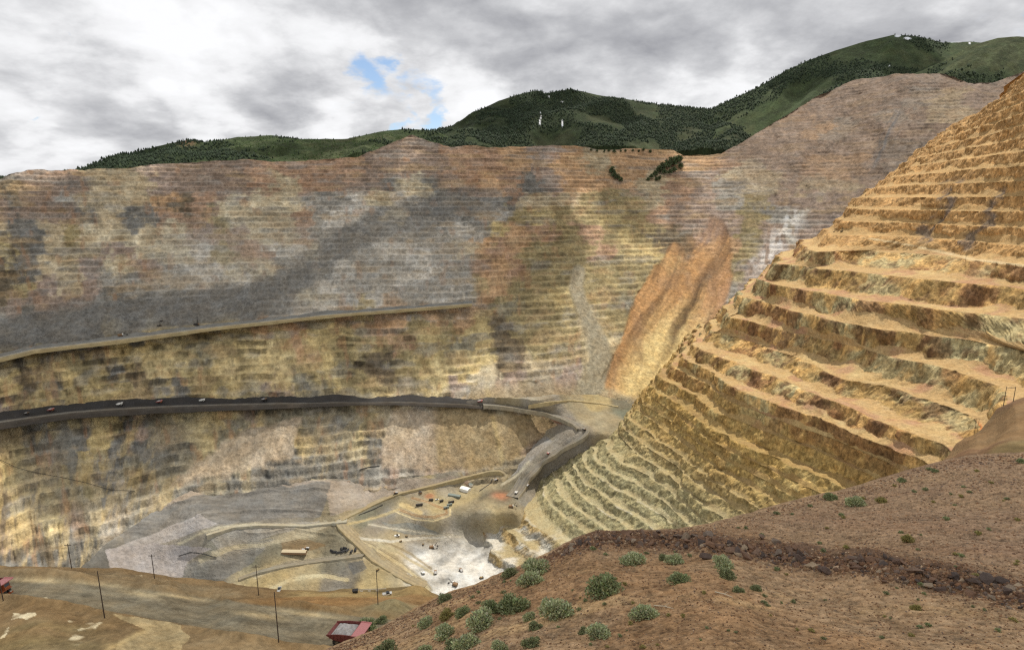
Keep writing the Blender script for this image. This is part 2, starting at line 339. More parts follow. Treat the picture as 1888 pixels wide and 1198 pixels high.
FW_SEEDS = seeds('''
300: 20 B 70 B 110 R 150 T 330 B 420 B 560 R 640 R 700 B 760 B 800 B 850 R 900 R 950 S 1000 P 1050 S 1100 T 1160 S 1200 S 1300 S
340: 10 K 60 B 100 B 150 B 200 T 250 T 290 P 330 B 370 B 410 B 450 B 480 R 520 T 560 R 610 R 650 B 690 B 720 D 745 L 772 L 800 D 830 B 860 R 900 S 940 R 980 D 1010 P 1050 S 1100 S 1150 S 1200 T 1250 R 1300 P 1350 G 1400 L 1450 P 1500 T 1550 T 1600 P
370: 20 D 60 B 100 B 130 G 170 T 220 T 265 T 318 S 340 K 370 R 400 B 430 L 480 L 530 L 570 G 610 G 640 W 670 L 700 L 735 W 760 G 790 D 830 D 870 D 900 G 940 D 980 T 1040 T 1100 O 1150 O 1200 T 1250 R 1300 P 1350 G 1400 O 1440 P 1500 P 1550 P
395: 10 B 50 B 100 B 140 B 172 D 205 T 240 D 280 D 325 R 355 R 390 O 420 L 460 L 510 T 545 R 580 G 625 W 655 W 690 G 730 L 760 D 800 D 850 D 880 G 920 G 950 O 990 Y 1030 O 1080 O 1130 Y 1180 O 1215 R 1245 B 1300 P 1345 P 1390 O 1440 G 1470 N 1500 P
430: 0 T 30 D 60 D 100 T 140 O 180 L 230 L 280 T 330 L 370 P 430 P 480 L 520 T 560 R 600 G 650 D 690 G 730 G 770 G 800 G 850 W 880 G 905 Y 940 S 970 R 1005 R 1040 O 1080 R 1120 O 1160 Y 1190 O 1230 K 1330 P 1380 O 1420 P 1450 N 1480 P
460: 0 Y 40 K 70 D 110 T 160 T 220 P 280 L 330 L 372 W 410 O 450 R 480 R 505 W 540 W 575 L 605 D 640 D 670 G 705 W 750 W 800 G 840 L 880 S 910 R 945 S 980 O 1020 O 1060 O 1110 R 1150 O 1190 Y 1340 S 1390 O 1425 P 1460 P
495: 0 K 50 D 80 T 120 T 170 P 220 L 280 P 330 G 385 W 420 L 455 L 470 L 510 D 560 D 600 D 640 W 680 G 720 G 770 W 820 G 855 G 885 R 920 S 950 R 990 O 1030 O 1080 O 1120 O 1160 O 1370 O 1400 P 1430 P
525: 0 K 40 O 80 P 130 T 180 P 205 G 250 G 310 G 360 G 400 G 440 W 475 D 520 D 560 G 600 W 640 G 700 G 750 W 800 G 850 G 880 O 920 S 960 O 1000 O 1050 O 1110 O 1150 O 1350 G 1380 P 1410 P
550: 0 K 40 P 80 B 140 P 200 D 270 D 330 D 400 D 460 D 510 G 560 L 600 L 640 W 700 W 760 G 820 W 855 G 890 S 930 O 970 O 1020 Y 1110 Y 1150 V 1340 G 1370 D
572: 0 G 60 D 150 D 250 D 350 D 450 D 520 G 560 W 600 W 680 Y 740 S 800 S 850 S 900 O 950 V 1000 O 1040 O 1100 M 1140 O
600: 0 G 60 D 150 D 250 D 340 D 420 Y 480 S 540 S 600 Y 640 S 700 S 760 O 820 O 870 Y 920 K 970 O 1030 O 1110 M 1130 O
630: 0 D 60 D 120 D 170 D 230 Y 280 Y 320 Y 360 O 420 O 460 Y 520 Y 560 S 600 Y 640 Y 690 O 740 R 800 Y 850 V 890 Y 940 K 990 O 1040 O 1110 M
660: 0 O 60 Y 130 O 180 K 230 Y 270 E 310 E 345 O 390 V 430 O 470 E 520 E 570 S 610 Y 650 O 700 K 750 O 800 Y 850 E 890 Y 930 K 980 T 1030 T 1110 M
690: 0 Y 40 K 80 K 120 Y 170 O 210 D 250 K 275 Y 310 E 340 Y 380 O 430 E 470 E 520 E 570 Y 610 Y 650 O 700 K 760 O 810 E 860 Y 900 L 945 P 985 T 1040 P 1110 M
715: 0 Y 40 K 80 D 130 O 170 Y 210 Y 250 K 290 D 330 D 370 O 420 Y 460 O 500 P 550 V 600 V 650 O 700 E 750 T 800 Y 850 P 900 N 950 W 990 G 1040 P 1080 M
735: 20 K 80 Y 150 Y 220 O 300 Y 400 Y 480 V 560 V 640 V 720 M 800 M 860 N 920 N 980 W 1040 N
770: 0 P 60 O 120 Y 180 Y 250 P 300 O 340 Y 390 E 430 Y 470 P 520 V 570 O 600 D 640 V 680 O 715 L 740 L 770 W 790 N 815 Q 860 Q 900 Q 920 M 950 Q 990 Q 1030 S
800: 0 Y 40 Y 80 D 130 D 180 Y 230 D 270 D 320 V 360 Y 400 E 440 V 480 V 530 V 570 Y 610 V 650 Y 690 D 720 M 750 M 775 W 800 P 830 Q 870 Q 920 M 950 Q 985 R
830: 0 Y 30 Y 70 D 130 D 200 D 260 D 310 D 350 V 390 Y 420 M 460 Q 510 Q 545 D 590 D 630 D 660 M 690 D 720 P 760 P 800 Q 850 Q 890 Q 925 M 950 Q
860: 10 Y 50 Y 90 P 140 D 200 D 260 V 310 V 350 M 400 M 440 M 480 D 520 D 560 D 600 D 650 D 690 D 720 P 780 P 830 P 880 Q 920 Q
890: 0 K 40 O 80 Y 110 Y 150 O 200 D 250 V 300 M 340 M 380 V 420 D 500 D 600 D 700 G 760 G 830 G
920: 0 K 40 Y 70 K 100 E 130 E 170 M 220 N 260 N 300 V 360 D 500 D 700 N
950: 0 K 40 K 70 K 95 Y 125 R 160 M 210 N 250 D
990: 0 B 40 K 80 K 120 D 160 D 200 N
1040: 0 D 60 D 120 D 200 D
''')
FW_SEEDS += seeds('''
150: 1560 P 1620 P 1700 P 1760 P 1850 P
180: 1520 P 1580 P 1640 P 1700 G 1760 M 1800 P
210: 1460 R 1520 P 1580 P 1640 G 1690 B 1740 M
240: 1410 P 1460 P 1500 S 1540 G 1590 P 1640 P 1690 P
275: 1370 B 1420 P 1470 P 1510 P 1560 P 1600 P 1645 D
305: 1340 R 1385 L 1420 P 1460 P 1500 S 1540 S 1580 S 1620 P 1650 D
325: 1320 P 1365 L 1410 M 1450 P 1500 R 1545 S 1580 P 1620 P
''')
SLIDE = [(1288, 398), (1330, 395), (1358, 440), (1352, 520), (1330, 600), (1300, 660), (1260, 700), (1215, 735), (1190, 742), (1140, 735), (1103, 712), (1118, 670), (1140, 620), (1165, 560), (1190, 510), (1225, 455), (1262, 425)]
CHUTE = [(1066, 500), (1062, 530), (1078, 575), (1100, 620), (1108, 660), (1095, 705), (1075, 735)]
QFAN = [(715, 752), (870, 752), (1000, 765), (1035, 790), (985, 815), (905, 865), (705, 868), (702, 830)]
FANS = [[(855, 745), (900, 640), (925, 690), (1000, 700), (1060, 680), (1075, 745)], [(300, 905), (440, 790), (560, 760), (545, 840), (420, 880)]]
def build_far_wall():
    N = 1250; H0 = -660.0; h = 15.0; K = 80
    a = np.linspace(-1.06, 1.16, N); rz = fw_rimz(a)
    prof = [(0, 0), (.48, .10), (.58, .38), (.72, .62), (.9, .93)]
    uxy, uz, tier = [], [], []
    for k in range(K):
        for i, (u, w) in enumerate(prof):
            uxy.append(H0+h*(k+u)); uz.append(H0+h*(k+w)); tier.append(1.0 if i < 2 else 0.0)
    uxy = np.array(uxy)[:, None]; uz = np.array(uz)[:, None]; tier = np.array(tier)[:, None]+0*a
    A = a[None]+0*uxy
    zxy = np.minimum(uxy+0*A, rz[None]); zo = np.minimum(uz+0*A, rz[None])
    Y0 = fw_Y(A, zxy); P = np.stack([A*Y0, Y0, zxy], -1); px, py = pxcoords(P)
    wig = 7.0*fbm(A*13, zxy*.012, 0*A, 4, 3)
    wx_, wy_ = px+9*fbm(A*60, zxy*.03, 0*A, 4, 31), py+9*fbm(A*60, zxy*.03, 0*A, 4, 32)
    sl = smooth(0, 9, np.where(inside(SLIDE, wx_, wy_), dist_to_line(SLIDE+SLIDE[:1], wx_, wy_), 0))
    along = (py-400)/330; fall = (px-1120)*.885+(py-720)*.466+16*fbm(A*30, zxy*.012, 0*A, 4, 42)
    sl *= smooth(168, 96, fall+40*fbm(fall*.02, along*3, 0*A, 5, 38)+25*fbm(A*120, zxy*.05, 0*A, 3, 39))*smooth(-.08, .34, along+.28*fbm(A*45, zxy*.02, 0*A, 5, 40))
    ch = smooth(17, 8, dist_to_line(CHUTE, px, py)-8*smooth(560, 660, py))
    qf = np.maximum.reduce([smooth(0, 8, np.where(inside(g, wx_, wy_), dist_to_line(g+g[:1], wx_, wy_), 0)) for g in [QFAN]+FANS])
    cover = np.maximum.reduce([sl, ch, qf])
    road_y = np.interp(px, *np.array(FW_CUT).T)
    dark = smooth(0, 12, road_y-py)*smooth(road_y-78, road_y-58, py)*smooth(620, 470, px)
    weak = smooth(1300, 1400, px)*smooth(420, 350, py)*.55+.2*smooth(960, 1060, px)+.28*smooth(560, 700, py)*smooth(500,900,px)
    step = np.clip(.9-cover-.6*dark-weak+.9*fbm(A*20, zxy*.03, 0*A, 4, 77), .08, 1)
    step = np.where(cover > .3, np.minimum(step, 1-cover), step)
    zf = zxy+(zo-zxy)*step
    lo = fbm(A*7, zxy*.004, 0*A, 4, 5); gul = fbm(A*60, zxy*.012, 0*A, 4, 9); rough = fbm(A*260, zxy*.2, 0*A, 3, 21)
    uw = smooth(1330, 1430, px)*smooth(440, 340, py); Y = Y0+26*lo+(9*gul*(1-.5*cover)*(1+2.2*uw))*(zxy < rz[None])+2.6*rough*(1-.6*cover)+12*sl
    Y += 5*np.abs(fbm(A*40+zxy*.02, zxy*.002, 0*A, 3, 41))*cover
    zf = zf+wig*step*.6
    rimn = 5*fbm(a*60, 0*a, 0*a, 4, 15)
    zf += (rimn[None])*smooth(60, 0, rz[None]-zf)
    V = np.stack([A*Y, Y, zf], -1)
    # colour: rock bodies in blocks one bench high
    S = FW_SEEDS; sa, sz = fw_at([s[0] for s in S], [s[1] for s in S])
    coords = np.stack([sa*1000, sz/1.35], -1); cols = np.array([lin(PAL[s[2]]) for s in S])
    bench = np.floor((zxy-H0)/h+.04); off = vnoise(bench*3.7, 0*bench, 0*bench, 50)*30
    blk = np.floor(A*(95+40*vnoise(bench*1.7, 0*bench, 0*A, 51))+off); blk2 = np.floor(A*27+off*.7)
    def rnd(sd, b): return vnoise(b+.5, bench+.5, 0*A+sd+.5, 60+sd)
    blocky = 1-.85*np.maximum(cover, dark)
    jx = (14*rnd(1, blk)+13*rnd(2, blk2))*blocky+30*fbm(A*14, zxy*.016, 0*A, 5, 70, .6)
    jz = (12*rnd(3, blk)+11*rnd(4, blk2))*blocky+24*fbm(A*14, zxy*.016, 0*A, 5, 80, .6)
    q = np.stack([A*1000+jx, zxy/1.35+jz], -1).reshape(-1, 2)
    col = blend_seeds(S, coords, q, 110.0, cols).reshape(*A.shape, 3)
    q2 = np.stack([A*1000+jx*1.3+30*fbm(A*45, zxy*.05, 0*A, 4, 63), zxy/1.35+jz*1.3+24*fbm(A*45, zxy*.05, 0*A, 4, 64)], -1).reshape(-1, 2)
    colb = blend_seeds(S, coords, q2, 90.0, cols).reshape(*A.shape, 3); kk = (smooth(-.1, .15, fbm(A*75, bench*.9, 0*A, 4, 66))*(1-.6*np.maximum(cover, dark)))[..., None]; col = col*(1-.75*kk)+.75*kk*colb
    wz = zxy+10*fbm(A*16, zxy*.01, 0*A, 3, 33)
    lay = fbm(A*26, wz/11.0, 0*A, 4, 34, .6); lay2 = fbm(A*75, wz/5.0, 0*A, 3, 35, .6); col *= (1+(.30*lay+.42*lay2)*(1-cover)*(1-.4*dark))[..., None]
    hue_ = fbm(A*20, wz/16.0, 3+0*A, 4, 36, .6)*(1-cover)*(1-dark); kh = (.5*smooth(.1, .4, hue_))[..., None]; col = col*(1-kh)+kh*lin((150, 128, 96)); kh = (.45*smooth(.1, .4, -hue_))[..., None]; col = col*(1-kh)+kh*lin((126, 122, 114))
    marks = smooth(.08, .42, fbm(A*34+.4*fbm(A*120, zxy*.08, 0*A, 2, 68), (zxy+9*fbm(A*30, 0*A, 0*A, 3, 69))/19.0, 0*A, 3, 67, .5))*(1-cover)*(.26+.34*smooth(580, 630, py)*smooth(1150, 900, px))
    col *= (1-marks*(1-.75*tier))[..., None]
    upr = (.55*smooth(1310, 1400, px)*smooth(390, 320, py))[..., None]; col = col*(1-upr)+upr*lin((131, 112, 95))*(1+.35*fbm(A*45, zxy*.03, 0*A, 5, 107, .6))[..., None]
    blk3 = np.floor(A*230+off*3); col *= (1+.26*rnd(9, blk3)*blocky)[..., None]; odd = (smooth(.62, .8, rnd(11, blk3))*.5*blocky)[..., None]; col = col*(1-odd)+odd*lin((92, 84, 72)); pal_ = (smooth(.66, .82, rnd(12, blk3))*.5*blocky)[..., None]; col = col*(1-pal_)+pal_*lin((182, 174, 156))
    col *= (1+(.13*rnd(5, blk)+.10*rnd(6, blk2))*blocky)[..., None]
    low = smooth(745, 775, py)
    st_ = fbm(A*130+.03*zxy*np.sign(A+.15), zxy*.006, 0*A, 5, 90); st2 = fbm(A*420+.08*zxy, zxy*.03, 0*A, 3, 95)
    gold = smooth(.12, .4, fbm(A*40-zxy*.03, zxy*.02, 0*A, 5, 91, .6))*(low+.8*smooth(600, 660, py)*smooth(700, 500, px))
    gold = gold*(1-cover); col = col*(1-.3*gold[..., None])+.3*gold[..., None]*lin((172, 150, 104))
    col *= (1+.16*st_*(.3+low*.6)*(1-.4*cover)+.14*st2*(1-.4*cover))[..., None]
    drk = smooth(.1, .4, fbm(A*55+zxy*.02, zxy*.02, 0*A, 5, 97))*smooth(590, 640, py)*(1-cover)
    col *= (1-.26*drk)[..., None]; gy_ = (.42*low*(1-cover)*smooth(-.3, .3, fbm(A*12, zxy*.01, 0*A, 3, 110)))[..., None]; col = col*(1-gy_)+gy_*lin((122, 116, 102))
    rust = smooth(.28, .5, fbm(A*70, zxy*.035, 0*A, 5, 98))*smooth(1500, 900, px)*(1-cover)*(1-dark)
    col = col*(1-.4*rust[..., None])+.4*rust[..., None]*lin((138, 104, 76))
    fq = lin((136, 119, 90))*np.ones_like(col); pkq = (smooth(812, 795, px+6*st_))[..., None]; fq = fq*(1-pkq)+pkq*lin((152, 137, 116)); fl_ = fbm((px-880)/(1+.004*(py-740))*.06, py*.004, 0*A, 4, 106); fq = fq*(1+.22*fl_)[..., None]
    band = np.exp(-((px-905-(py-750)*.22+5*st_)/5)**2)[..., None]*.6; fq = fq*(1-band)+band*lin((170, 150, 104))
    kf = (.85*np.clip(qf, 0, 1)*smooth(690, 730, py))[..., None]; col = col*(1-kf)+kf*fq
    gz = (.38*smooth(250, 330, px)*smooth(900, 850, px)*smooth(380, 450, py)*smooth(600, 560, py))[..., None]; col = col*(1-gz)+gz*lin((142, 136, 124))
    bd = dist_to_line([(900, 366), (780, 388), (680, 420), (620, 450), (560, 500), (470, 545), (300, 575)], px+14*fbm(A*40, zxy*.04, 0*A, 4, 111), py+14*fbm(A*40, zxy*.04, 0*A, 4, 112)); bd = (.62*smooth(34, 20, bd)*(1-cover))[..., None]; col = col*(1-bd)+bd*lin((103, 100, 94))*(1+.3*lay2)[..., None]
    kd = (.85*dark)[..., None]; col = col*(1-kd)+kd*lin((101, 98, 92))*(1+.22*fbm(A*40, zxy*.05, 0*A, 4, 108))[..., None]
    # the slide: streaks down its own fall line, pale at the toe
    s1 = fbm(fall*.045, along*1.6, 0*A, 6, 101, .6); s2 = fbm(fall*.2, along*2.0, 0*A, 4, 103)
    c_s = lin((172, 132, 88))*np.ones_like(col); pale = smooth(.38, .74, along+.25*s1)*smooth(-10, 40, fall)
    c_s = c_s*(1-pale[..., None])+pale[..., None]*lin((208, 182, 126))
    mauve = smooth(.3, .1, np.abs(along-.5+.3*s2))*smooth(60, 120, fall)*.7
    c_s = c_s*(1-mauve[..., None])+mauve[..., None]*lin((164, 128, 98))
    head = smooth(.22, .02, along+.15*s2)*.8; c_s = c_s*(1-head[..., None])+head[..., None]*lin((132, 96, 74))
    dk = smooth(.16, .32, s1)*smooth(.95, .5, along); c_s = c_s*(1-.62*dk[..., None])+.62*dk[..., None]*lin((104, 78, 52))
    line = np.exp(-((fall-62+10*s2)/7)**2)*smooth(.95, .6, along)*.7; c_s = c_s*(1-line[..., None])+line[..., None]*lin((96, 74, 54))
    mv2 = (.4*smooth(.0, .35, fbm(A*50, zxy*.02, 0*A, 4, 109)))[..., None]; c_s = c_s*(1-mv2)+mv2*lin((140, 112, 86)); c_s *= (.9+.3*s2)[..., None]
    col = col*(1-sl[..., None])+sl[..., None]*c_s
    c_c = lin((136, 127, 106))*(1+.15*s2)[..., None]; col = col*(1-ch[..., None])+ch[..., None]*c_c
    # white stair and dark chutes right of the slide
    wst = np.exp(-((px-1462+(py-400)*.62)/22)**2)*smooth(375, 395, py)*smooth(520, 470, py)*smooth(-.25, .15, fbm(A*150, zxy*.05, 0*A, 3, 105))
    col = col*(1-.6*wst[..., None])+.6*wst[..., None]*lin((205, 202, 196))
    gry = np.exp(-((px-1660+(py-200)*.42+14*s2)/9)**2)*smooth(195, 215, py)*smooth(330, 290, py)*.7
    col = col*(1-gry[..., None])+gry[..., None]*lin((98, 98, 98))
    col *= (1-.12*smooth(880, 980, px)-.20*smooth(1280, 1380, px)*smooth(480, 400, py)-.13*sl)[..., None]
    tal = col*(1.12+.3*np.clip(fbm(A*30, zxy*.02, 0*A, 4, 99)+.3, 0, 1))[..., None]
    tier = np.where(cover > .5, .2*np.ones_like(tier), tier*step)
    Pb = V[-1].copy(); back = np.stack([Pb*1.0, Pb*1.02-np.array([0, 0, 8]), Pb*1.25-np.array([0, 0, 260])], 0)
    V = np.concatenate([V, back[1:]]); col = np.concatenate([col, np.repeat(col[-1:], 2, 0)]); tal = np.concatenate([tal, np.repeat(tal[-1:], 2, 0)]); tier = np.concatenate([tier, np.repeat(tier[-1:], 2, 0)])
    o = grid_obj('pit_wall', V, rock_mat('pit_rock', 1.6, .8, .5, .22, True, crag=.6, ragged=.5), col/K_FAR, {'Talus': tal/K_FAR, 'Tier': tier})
    return tag(o, kind='structure')
# ================================================================== NEAR RIGHT WALL, a convex nose of wide benches
def nose_contours():
    raw = {
     -66: [(1488, 460), (1503, 465), (1598, 463), (1725, 470), (1774, 477), (1888, 490), (2020, 508)],
     -86: [(1438, 488), (1458, 488), (1514, 496), (1563, 500), (1644, 509), (1739, 519), (1888, 532), (2020, 550)],
     -110: [(1405, 518), (1441, 528), (1490, 535), (1591, 554), (1700, 566), (1888, 589), (2020, 607)],
     -134: [(1365, 550), (1416, 559), (1465, 572), (1549, 594), (1620, 607), (1714, 617), (1888, 647), (1940, 672), (1985, 730)],
     -158: [(1335, 585), (1407, 600), (1493, 621), (1591, 643), (1655, 661), (1735, 680), (1832, 708), (1852, 722), (1864, 742), (1880, 790)],
     -182: [(1310, 612), (1388, 631), (1472, 661), (1553, 698), (1644, 717), (1739, 752), (1778, 768), (1790, 782), (1796, 800), (1800, 850)],
     -197: [(1285, 638), (1325, 656), (1381, 680), (1458, 708), (1542, 745), (1616, 780), (1715, 816), (1736, 830), (1745, 870)],
     -212: [(1260, 656), (1300, 683), (1353, 712), (1416, 742), (1532, 783), (1598, 817), (1690, 848), (1714, 875), (1720, 920)],
     -227: [(1240, 674), (1290, 708), (1340, 735), (1400, 763), (1465, 788), (1535, 815), (1640, 865), (1700, 930)],
     -242: [(1222, 692), (1270, 726), (1330, 760), (1390, 788), (1441, 805), (1539, 851), (1609, 885), (1700, 965)],
     -257: [(1205, 710), (1255, 748), (1310, 785), (1367, 820), (1455, 860), (1549, 905), (1650, 980)]}
    out = [(z*1.5, on_level(*np.array(l, float).T, z*1.5)[:, :2]) for z, l in raw.items()]
    n1 = (-480, [(1140, 792), (1147, 806), (1160, 820), (1195, 852), (1230, 880), (1265, 908), (1330, 960), (1420, 1040)])
    lo = [n1,
     (-496, [(1108, 810), (1114, 824), (1126, 838), (1148, 852), (1195, 878), (1240, 910), (1310, 970), (1390, 1060)]),
     (-511, [(1086, 822), (1092, 836), (1100, 850), (1126, 868), (1160, 884), (1210, 915), (1280, 975), (1360, 1070)]),
     (-526, [(1068, 836), (1072, 850), (1080, 864), (1096, 878), (1118, 892), (1150, 906), (1200, 938), (1265, 990), (1330, 1080)]),
     (-541, [(1052, 846), (1056, 860), (1064, 876), (1079, 893), (1100, 906), (1138, 932), (1180, 960), (1240, 1010), (1300, 1090)]),
     (-556, [(1036, 858), (1040, 874), (1047, 890), (1062, 908), (1082, 924), (1112, 944), (1150, 970), (1200, 1012), (1260, 1100)]),
     (-571, [(1018, 870), (1022, 886), (1028, 904), (1042, 922), (1060, 938), (1086, 957), (1120, 982), (1165, 1022), (1220, 1110)]),
     (-586, [(1000, 884), (1002, 900), (1008, 918), (1022, 936), (1042, 954), (1070, 976), (1100, 1000), (1140, 1035), (1180, 1115)]),
     (-604, [(962, 930), (968, 944), (980, 962), (1000, 980), (1030, 1000), (1065, 1025), (1100, 1060), (1130, 1120)]),
     (-622, [(905, 936), (918, 958), (938, 984), (964, 1006), (1000, 1030), (1035, 1056), (1065, 1090), (1080, 1130)]),
     (-640, [(868, 944), (880, 972), (902, 1006), (930, 1034), (962, 1058), (995, 1084), (1020, 1110), (1030, 1140)]),
     (-662, [(840, 950), (855, 990), (880, 1030), (912, 1062), (945, 1090), (975, 1112), (990, 1130), (1000, 1160)])]
    c11 = raw[-257]; A = resample(c11, 40); B = resample(n1[1], 40); zA, zB = -257*1.5, -480
    for k in range(1, 6):
        f = k/6; out.append((zA+(zB-zA)*f, on_level(*(A*(1-f)+B*f).T, zA+(zB-zA)*f)[:, :2]))
    out += [(z, on_level(*np.array(l, float).T, z)[:, :2]) for z, l in lo]
    up = []
    for z, l in [(205, ((1870, 1250), (1905, 1010), (1990, 900))), (190, ((1845, 1235), (1888, 950), (2000, 820))), (165, ((1800, 1205), (1888, 905), (2010, 760))), (100, ((1725, 1145), (1800, 960), (1888, 812), (2010, 690))),
                 (50, ((1668, 1060), (1760, 900), (1888, 745), (2010, 640))), (0, ((1597, 960), (1730, 840), (1888, 710), (2020, 610))), (-45, ((1545, 905), (1700, 825), (1888, 672), (2020, 580)))]:
        pts = []
        for px, Y in l:
            e = z/Y; v = math.tan(math.atan(e)+TH); a = (px-CX)/F/(ct+v*st); pts.append((a*Y*1.5, Y*1.5))
        up.append((z*1.5, np.array(pts)))
    return up+out
def build_nose():
    cs = nose_contours(); n = 160; M = 1150
    rows = []
    for z, xy in cs:
        # the contour wraps round the crest of the nose and runs on behind it, out of sight
        k = 1.0 if z > -470 else .35
        p0 = xy[0]; wrap = [(p0[0]+150*k, p0[1]+330*k), (p0[0]+48*k, p0[1]+120*k), (p0[0]+10*k, p0[1]+38*k)]
        w = resample(np.array(wrap+[tuple(p0)]), 14)[:-1]
        body = resample(xy, n)
        for _ in range(5): body[1:-1] = .25*body[:-2]+.5*body[1:-1]+.25*body[2:]
        full = np.vstack([w, body]); rows.append(full)
    L = np.array(rows); zc = np.array([c[0] for c in cs])                 # high to low
    sfull = np.linspace(0, L.shape[1]-1, M); i0 = np.clip(np.floor(sfull).astype(int), 0, L.shape[1]-2); f = (sfull-i0)[None, :, None]
    L = L[:, i0]*(1-f)+L[:, i0+1]*f
    levels = list(np.linspace(zc[0], -99, 16))+[z for z in zc if z < -99.5]
    levels = np.array(levels)
    s = np.linspace(0, 1, M)
    body = (sfull-13)/(n-1)
    def xy_at(z):
        k = np.clip(np.searchsorted(-zc, -z)-1, 0, len(zc)-2); t = (z-zc[k])/(zc[k+1]-zc[k]); return L[k]*(1-t)+L[k+1]*t
    V, TI, LV, FR = [], [], [], []
    for k in range(len(levels)-1):
        za, zb = levels[k], levels[k+1]; h = za-zb
        big = h > 25
        ts = [0, .05, .11, .17, .23, .29, .36, .44, .52, .61, .70, .80, .9] if h > 20 else [0, .07, .15, .24, .33, .43, .54, .66, .78, .9]
        arcx = np.linspace(0, 1, M)*60
        cxy = xy_at(za); ap = fbm(cxy[:, 0]*.022, cxy[:, 1]*.022, 0*s+k*7.7, 4, 200)                        # how high the scree climbs up the face
        ap = np.sign(ap)*np.abs(ap)**.8; fe = np.clip(.36-.16*ap, .12, .55); fd = np.clip(.80-.5*ap, .25, .95)
        if zb > -95: fe = np.clip(fe-.04, .1, .45); fd = np.clip(fd-.12, .12, .75)
        if h < 18: fe = fe*1.5; fd = np.clip(fd, .5, .9)
        for t in ts:
            face = np.clip(t/fe, 0, 1); ta = np.clip((t-fe)/(.80-fe), 0, 1); fl = np.clip((t-.80)/.2, 0, 1)
            d = fd*face+(.96-fd)*(1-(1-ta)**1.35)+.04*fl
            z = za-h*d
            V.append(np.concatenate([xy_at(za-h*t), np.broadcast_to(z, (M,))[:, None]], 1)); TI.append(.5+np.clip((t-fe)*6, -.5, .5)); LV.append(np.full(M, za-h*t)); FR.append(np.full(M, t))
    V = np.array(V); TI = np.array(TI); LV = np.array(LV); FR = np.array(FR)
    nx, ny, nz = V[..., 0], V[..., 1], V[..., 2]
    px, py = pxcoords(V)
    tx = np.gradient(nx, axis=1); ty = np.gradient(ny, axis=1); ln = np.hypot(tx, ty)+1e-6; ox, oy = -ty/ln, tx/ln   # outward (towards the pit or camera)
    sgn = np.sign(ox*(-nx-200)+oy*(-ny)); ox *= sgn; oy *= sgn
    small = smooth(-440, -560, LV)
    face = 1-smooth(.35, .65, TI)
    n_big = fbm(nx*.011, ny*.011, LV*.008, 4, 210); n_g = fbm(nx*.035, ny*.035, LV*.006, 4, 215); n_f = fbm(nx*.12, ny*.12, nz*.12, 4, 220); n_w = fbm(nx*.004, ny*.004, LV*.03, 3, 226)
    lowp = smooth(-585, -610, LV); disp = 13*n_big*(1-.6*small)*(1+1.5*lowp)+14*n_g*(.25+.75*face)*(1-.55*small)*(1+1.2*lowp)+4.0*1.5*n_f*(.35+.65*face)*(1-.3*small)+14*n_w*(1-.5*small)*smooth(-100, -190, LV)
    V[..., 0] += ox*disp; V[..., 1] += oy*disp
    V[..., 2] += 2.2*fbm(nx*.02, ny*.02, 0*nx, 3, 230)+1.1*n_f*(.4+face)
    # colours: faces dark and rusty or olive, scree pale and pinkish
    hue = fbm(nx*.012, ny*.012, LV*.02, 4, 240); hue2 = fbm(nx*.03, ny*.03, nz*.03, 4, 250)
    up = smooth(-120, -60, LV)[..., None]; lowb = smooth(-400, -520, LV)[..., None]; mid = smooth(-300, -390, LV)[..., None]
    fc = lin((146, 120, 76))*np.ones((*nx.shape, 3)); 
    fc = fc+smooth(.05, .4, hue)[..., None]*(lin((118, 84, 58))-fc); fc = fc+smooth(.05, .4, -hue)[..., None]*(lin((158, 146, 108))-fc)
    fc = fc+.7*smooth(.25, .5, hue2)[..., None]*(lin((88, 64, 46))-fc); fc = fc+.6*smooth(.25, .5, -hue2)[..., None]*(lin((176, 142, 90))-fc)
    fb = fbm(nx*.02, ny*.02, LV*.012, 3, 243); fb2 = fbm(nx*.045+9, ny*.045, LV*.03, 3, 246)
    for lo_, hi_, sgn_, c_ in ((.12, .3, 1, (120, 86, 58)), (.12, .3, -1, (158, 146, 108))): k_ = (.75*smooth(lo_, hi_, sgn_*fb))[..., None]; fc = fc*(1-k_)+k_*lin(c_)
    for lo_, hi_, sgn_, c_ in ((.2, .36, 1, (92, 68, 48)), (.16, .34, -1, (190, 154, 98))): k_ = (.7*smooth(lo_, hi_, sgn_*fb2))[..., None]; fc = fc*(1-k_)+k_*lin(c_)
    fc = fc*(1-up)+up*(lin((160, 126, 82))*(1+.45*hue2[..., None])); 
    fc = fc*(1-.6*mid)+.6*mid*(lin((156, 130, 74))*(1+.35*hue[..., None])); fc = fc*(1-lowb)+lowb*(lin((134, 126, 94))*(1+.25*hue[..., None]))
    tc = lin((208, 174, 122))*np.ones((*nx.shape, 3)); tc = tc+smooth(.0, .4, hue)[..., None]*(lin((220, 190, 134))-tc); tc = tc+.8*smooth(.05, .4, -hue2)[..., None]*(lin((196, 150, 116))-tc)
    tc = tc*(1-up)+up*(lin((208, 172, 118))*(1+.3*hue[..., None])); tc = tc*(1-mid*.8)+.8*mid*(lin((184, 154, 96))*(1+.2*hue2[..., None])); tc = tc*(1-lowb)+lowb*(lin((196, 182, 140))*(1+.15*hue2[..., None]))
    wh = smooth(-585, -610, LV+16*hue)[..., None]*smooth(1120, 1000, px)[..., None]; wn = smooth(-.15, .2, fbm(nx*.03, ny*.03, nz*.05, 4, 256))[..., None]; tc = tc*(1-wh)+wh*(wn*lin((222, 214, 196))+(1-wn)*lin((190, 172, 130))); fc = fc*(1-wh)+wh*(wn*lin((150, 146, 134))+(1-wn)*lin((142, 122, 84)))
    spur = np.exp(-((px-872)/22)**2)[..., None]*smooth(1000, 985, py)[..., None]; tc = tc*(1-.8*spur)+.8*spur*lin((172, 136, 84)); fc = fc*(1-.8*spur)+.8*spur*lin((150, 110, 66))
